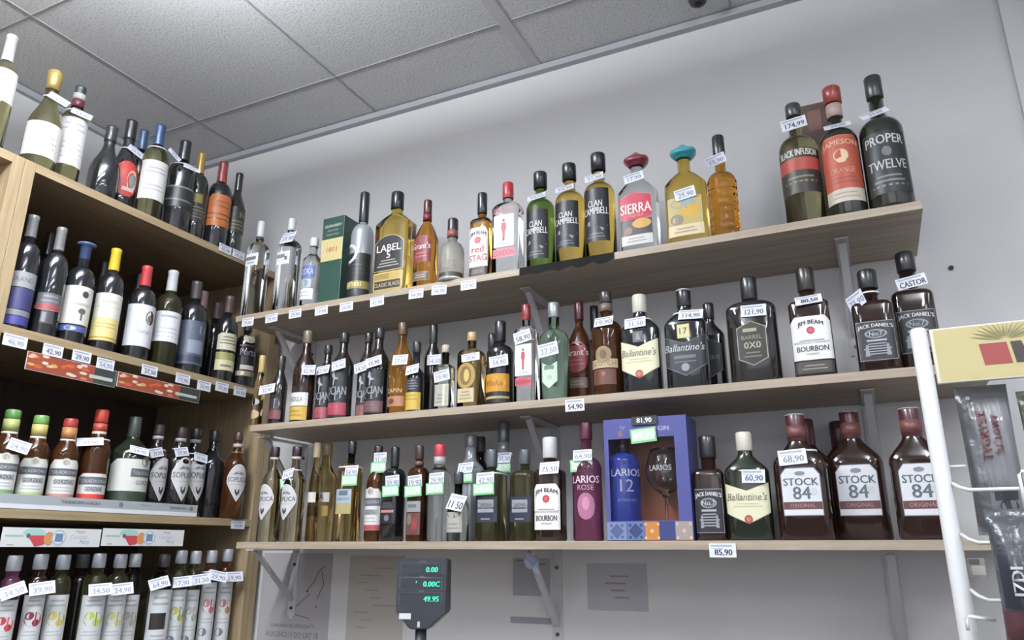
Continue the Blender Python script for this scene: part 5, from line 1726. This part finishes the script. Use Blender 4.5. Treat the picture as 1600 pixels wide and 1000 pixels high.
def bag(pa, pb, y, depth, desc, colr, painter, name='snack_bag'):
    """inflated foil bag with flat crimped top and bottom"""
    a, b = onY(pa[0], pa[1], y), onY(pb[0], pb[1], y)
    w, h = b.x - a.x, a.z - b.z
    e = tag(empty(name, ((a.x + b.x) / 2, y, b.z)), desc, 'snack bag')
    nu, nv = 18, 24
    rnd = random.Random(int(pa[0]))
    ph = [rnd.uniform(0, 6) for _ in range(6)]

    def th(u, v):
        k = max(0, 1 - abs(u) ** 2.6) ** .5 * max(0, math.sin(math.pi * min(max((v - .05) / .90, 0), 1))) ** .5
        wr = .0016 * math.sin(9 * v + 5 * u + ph[0]) + .0013 * math.sin(17 * u + 6 * v + ph[1]) + .001 * math.sin(31 * v + ph[2])
        return depth / 2 * k + (wr * k)

    def S(uu, vv, off):
        u, v = uu / (w / 2), vv / h
        return Vector((uu, -th(u, v) - off, vv))
    bm = bmesh.new()
    for side in (-1, 1):
        g = []
        for i in range(nu + 1):
            u = -1 + 2 * i / nu
            g.append([bm.verts.new((u * w / 2 * (1 - .05 * math.sin(math.pi * j / nv)), side * (th(u, j / nv) + .0003), h * j / nv)) for j in range(nv + 1)])
        for i in range(nu):
            for j in range(nv):
                q = (g[i][j], g[i + 1][j], g[i + 1][j + 1], g[i][j + 1])
                f = bm.faces.new(q if side < 0 else q[::-1])
                f.smooth = True
    link('bag_body', bm, mat(colr, .28, metal=.35, tex='crinkle'), e)
    P = Painter(S)
    painter(P, w, h)
    P.link('bag_print', e)
    return e


def vtext(P, s, u, v, size, c, maxw, off=.0012):
    P.text(s, u, v, size, mat(c, .4), maxw, off=off, rot=math.radians(90), bold=.0012)


def p1(P, w, h):
    P.region(-w * .20, w * .42, h * .94, h * .05, mat('#76757a', .35), nu=10, nv=16, off=.0006)
    vtext(P, 'TYGRYSIE', -w * .115, h * .64, w * .17, '#5c3034', h * .42, .0030)
    vtext(P, 'ŻUŻLOWY', w * .105, h * .64, w * .17, '#5c3034', h * .40, .0030)
    P.region(w * -.12, w * .30, h * .30, h * .22, mat('#3c3e42', .35), nu=6, nv=2, off=.0012)
    P.disc(w * .12, h * .18, w * .17, mat('#3a3c3e', .35), .0013, 10, ry=h * .05)
    P.disc(-w * .28, h * .91, w * .05, mat('#c8ccc8', .3), .0014, 6, ry=h * .016)


def p2(P, w, h):
    P.region(-w * .44, w * .48, h * .68, h * .32, mat('#2c2e36', .35), nu=14, nv=4, off=.0006)
    vtext(P, 'IZDI', -w * .20, h * .50, w * .19, '#b4b6ba', h * .29, .0040)
    P.region(-w * .48, w * .48, h * .30, h * .12, mat('#503238', .35), nu=14, nv=4, off=.0006)
    P.region(-w * .2, w * .48, h * .16, h * .03, mat('#6c6c74', .35), nu=14, nv=4, off=.0009)


bag((1489, 606), (1618, 836), RY + .035, .045, 'grey foil snack bag with dark red upright lettering under the header board', '#7b7c80', p1)
bag((1536, 796), (1680, 1030), RY - .075, .06, 'dark snack bag with bold upright letters at the lower right corner', '#55575c', p2)
bag((1586, 612), (1690, 800), RY + .02, .02, 'olive and black snack bag at the right edge of the photo', '#57574c',
    lambda P, w, h: (P.region(-w * .4, w * .4, h * .75, h * .62, mat('#2a2c30', .35), off=.0006), P.region(-w * .35, w * .4, h * .55, h * .1, mat('#5c583c', .35), off=.0006)))
for pa, pb, nm, c1 in [((1510, 872), (1543, 902), 'small grey and white card hanging on the rack behind the lowest bag', '#b9b8b0')]:
    a, b = onY(*pa, RY + .01), onY(*pb, RY + .01)
    P = Painter(lambda u, v, off: Vector((u, -off, v)))
    w, h = b.x - a.x, a.z - b.z
    add_box(P.bm, (0, 0, 0), (w, .001, h), P.mi(paper('#8f9090')))
    P.region(w * .1, w * .7, h * .95, h * .66, paper('#5c5850'), nu=1, nv=1)
    P.region(w * .2, w * .95, h * .6, h * .1, paper(c1), nu=1, nv=1)
    o = P.link('hang_card')
    o.location = (a.x, RY + .01, b.z)
    tag(o, nm, 'card')
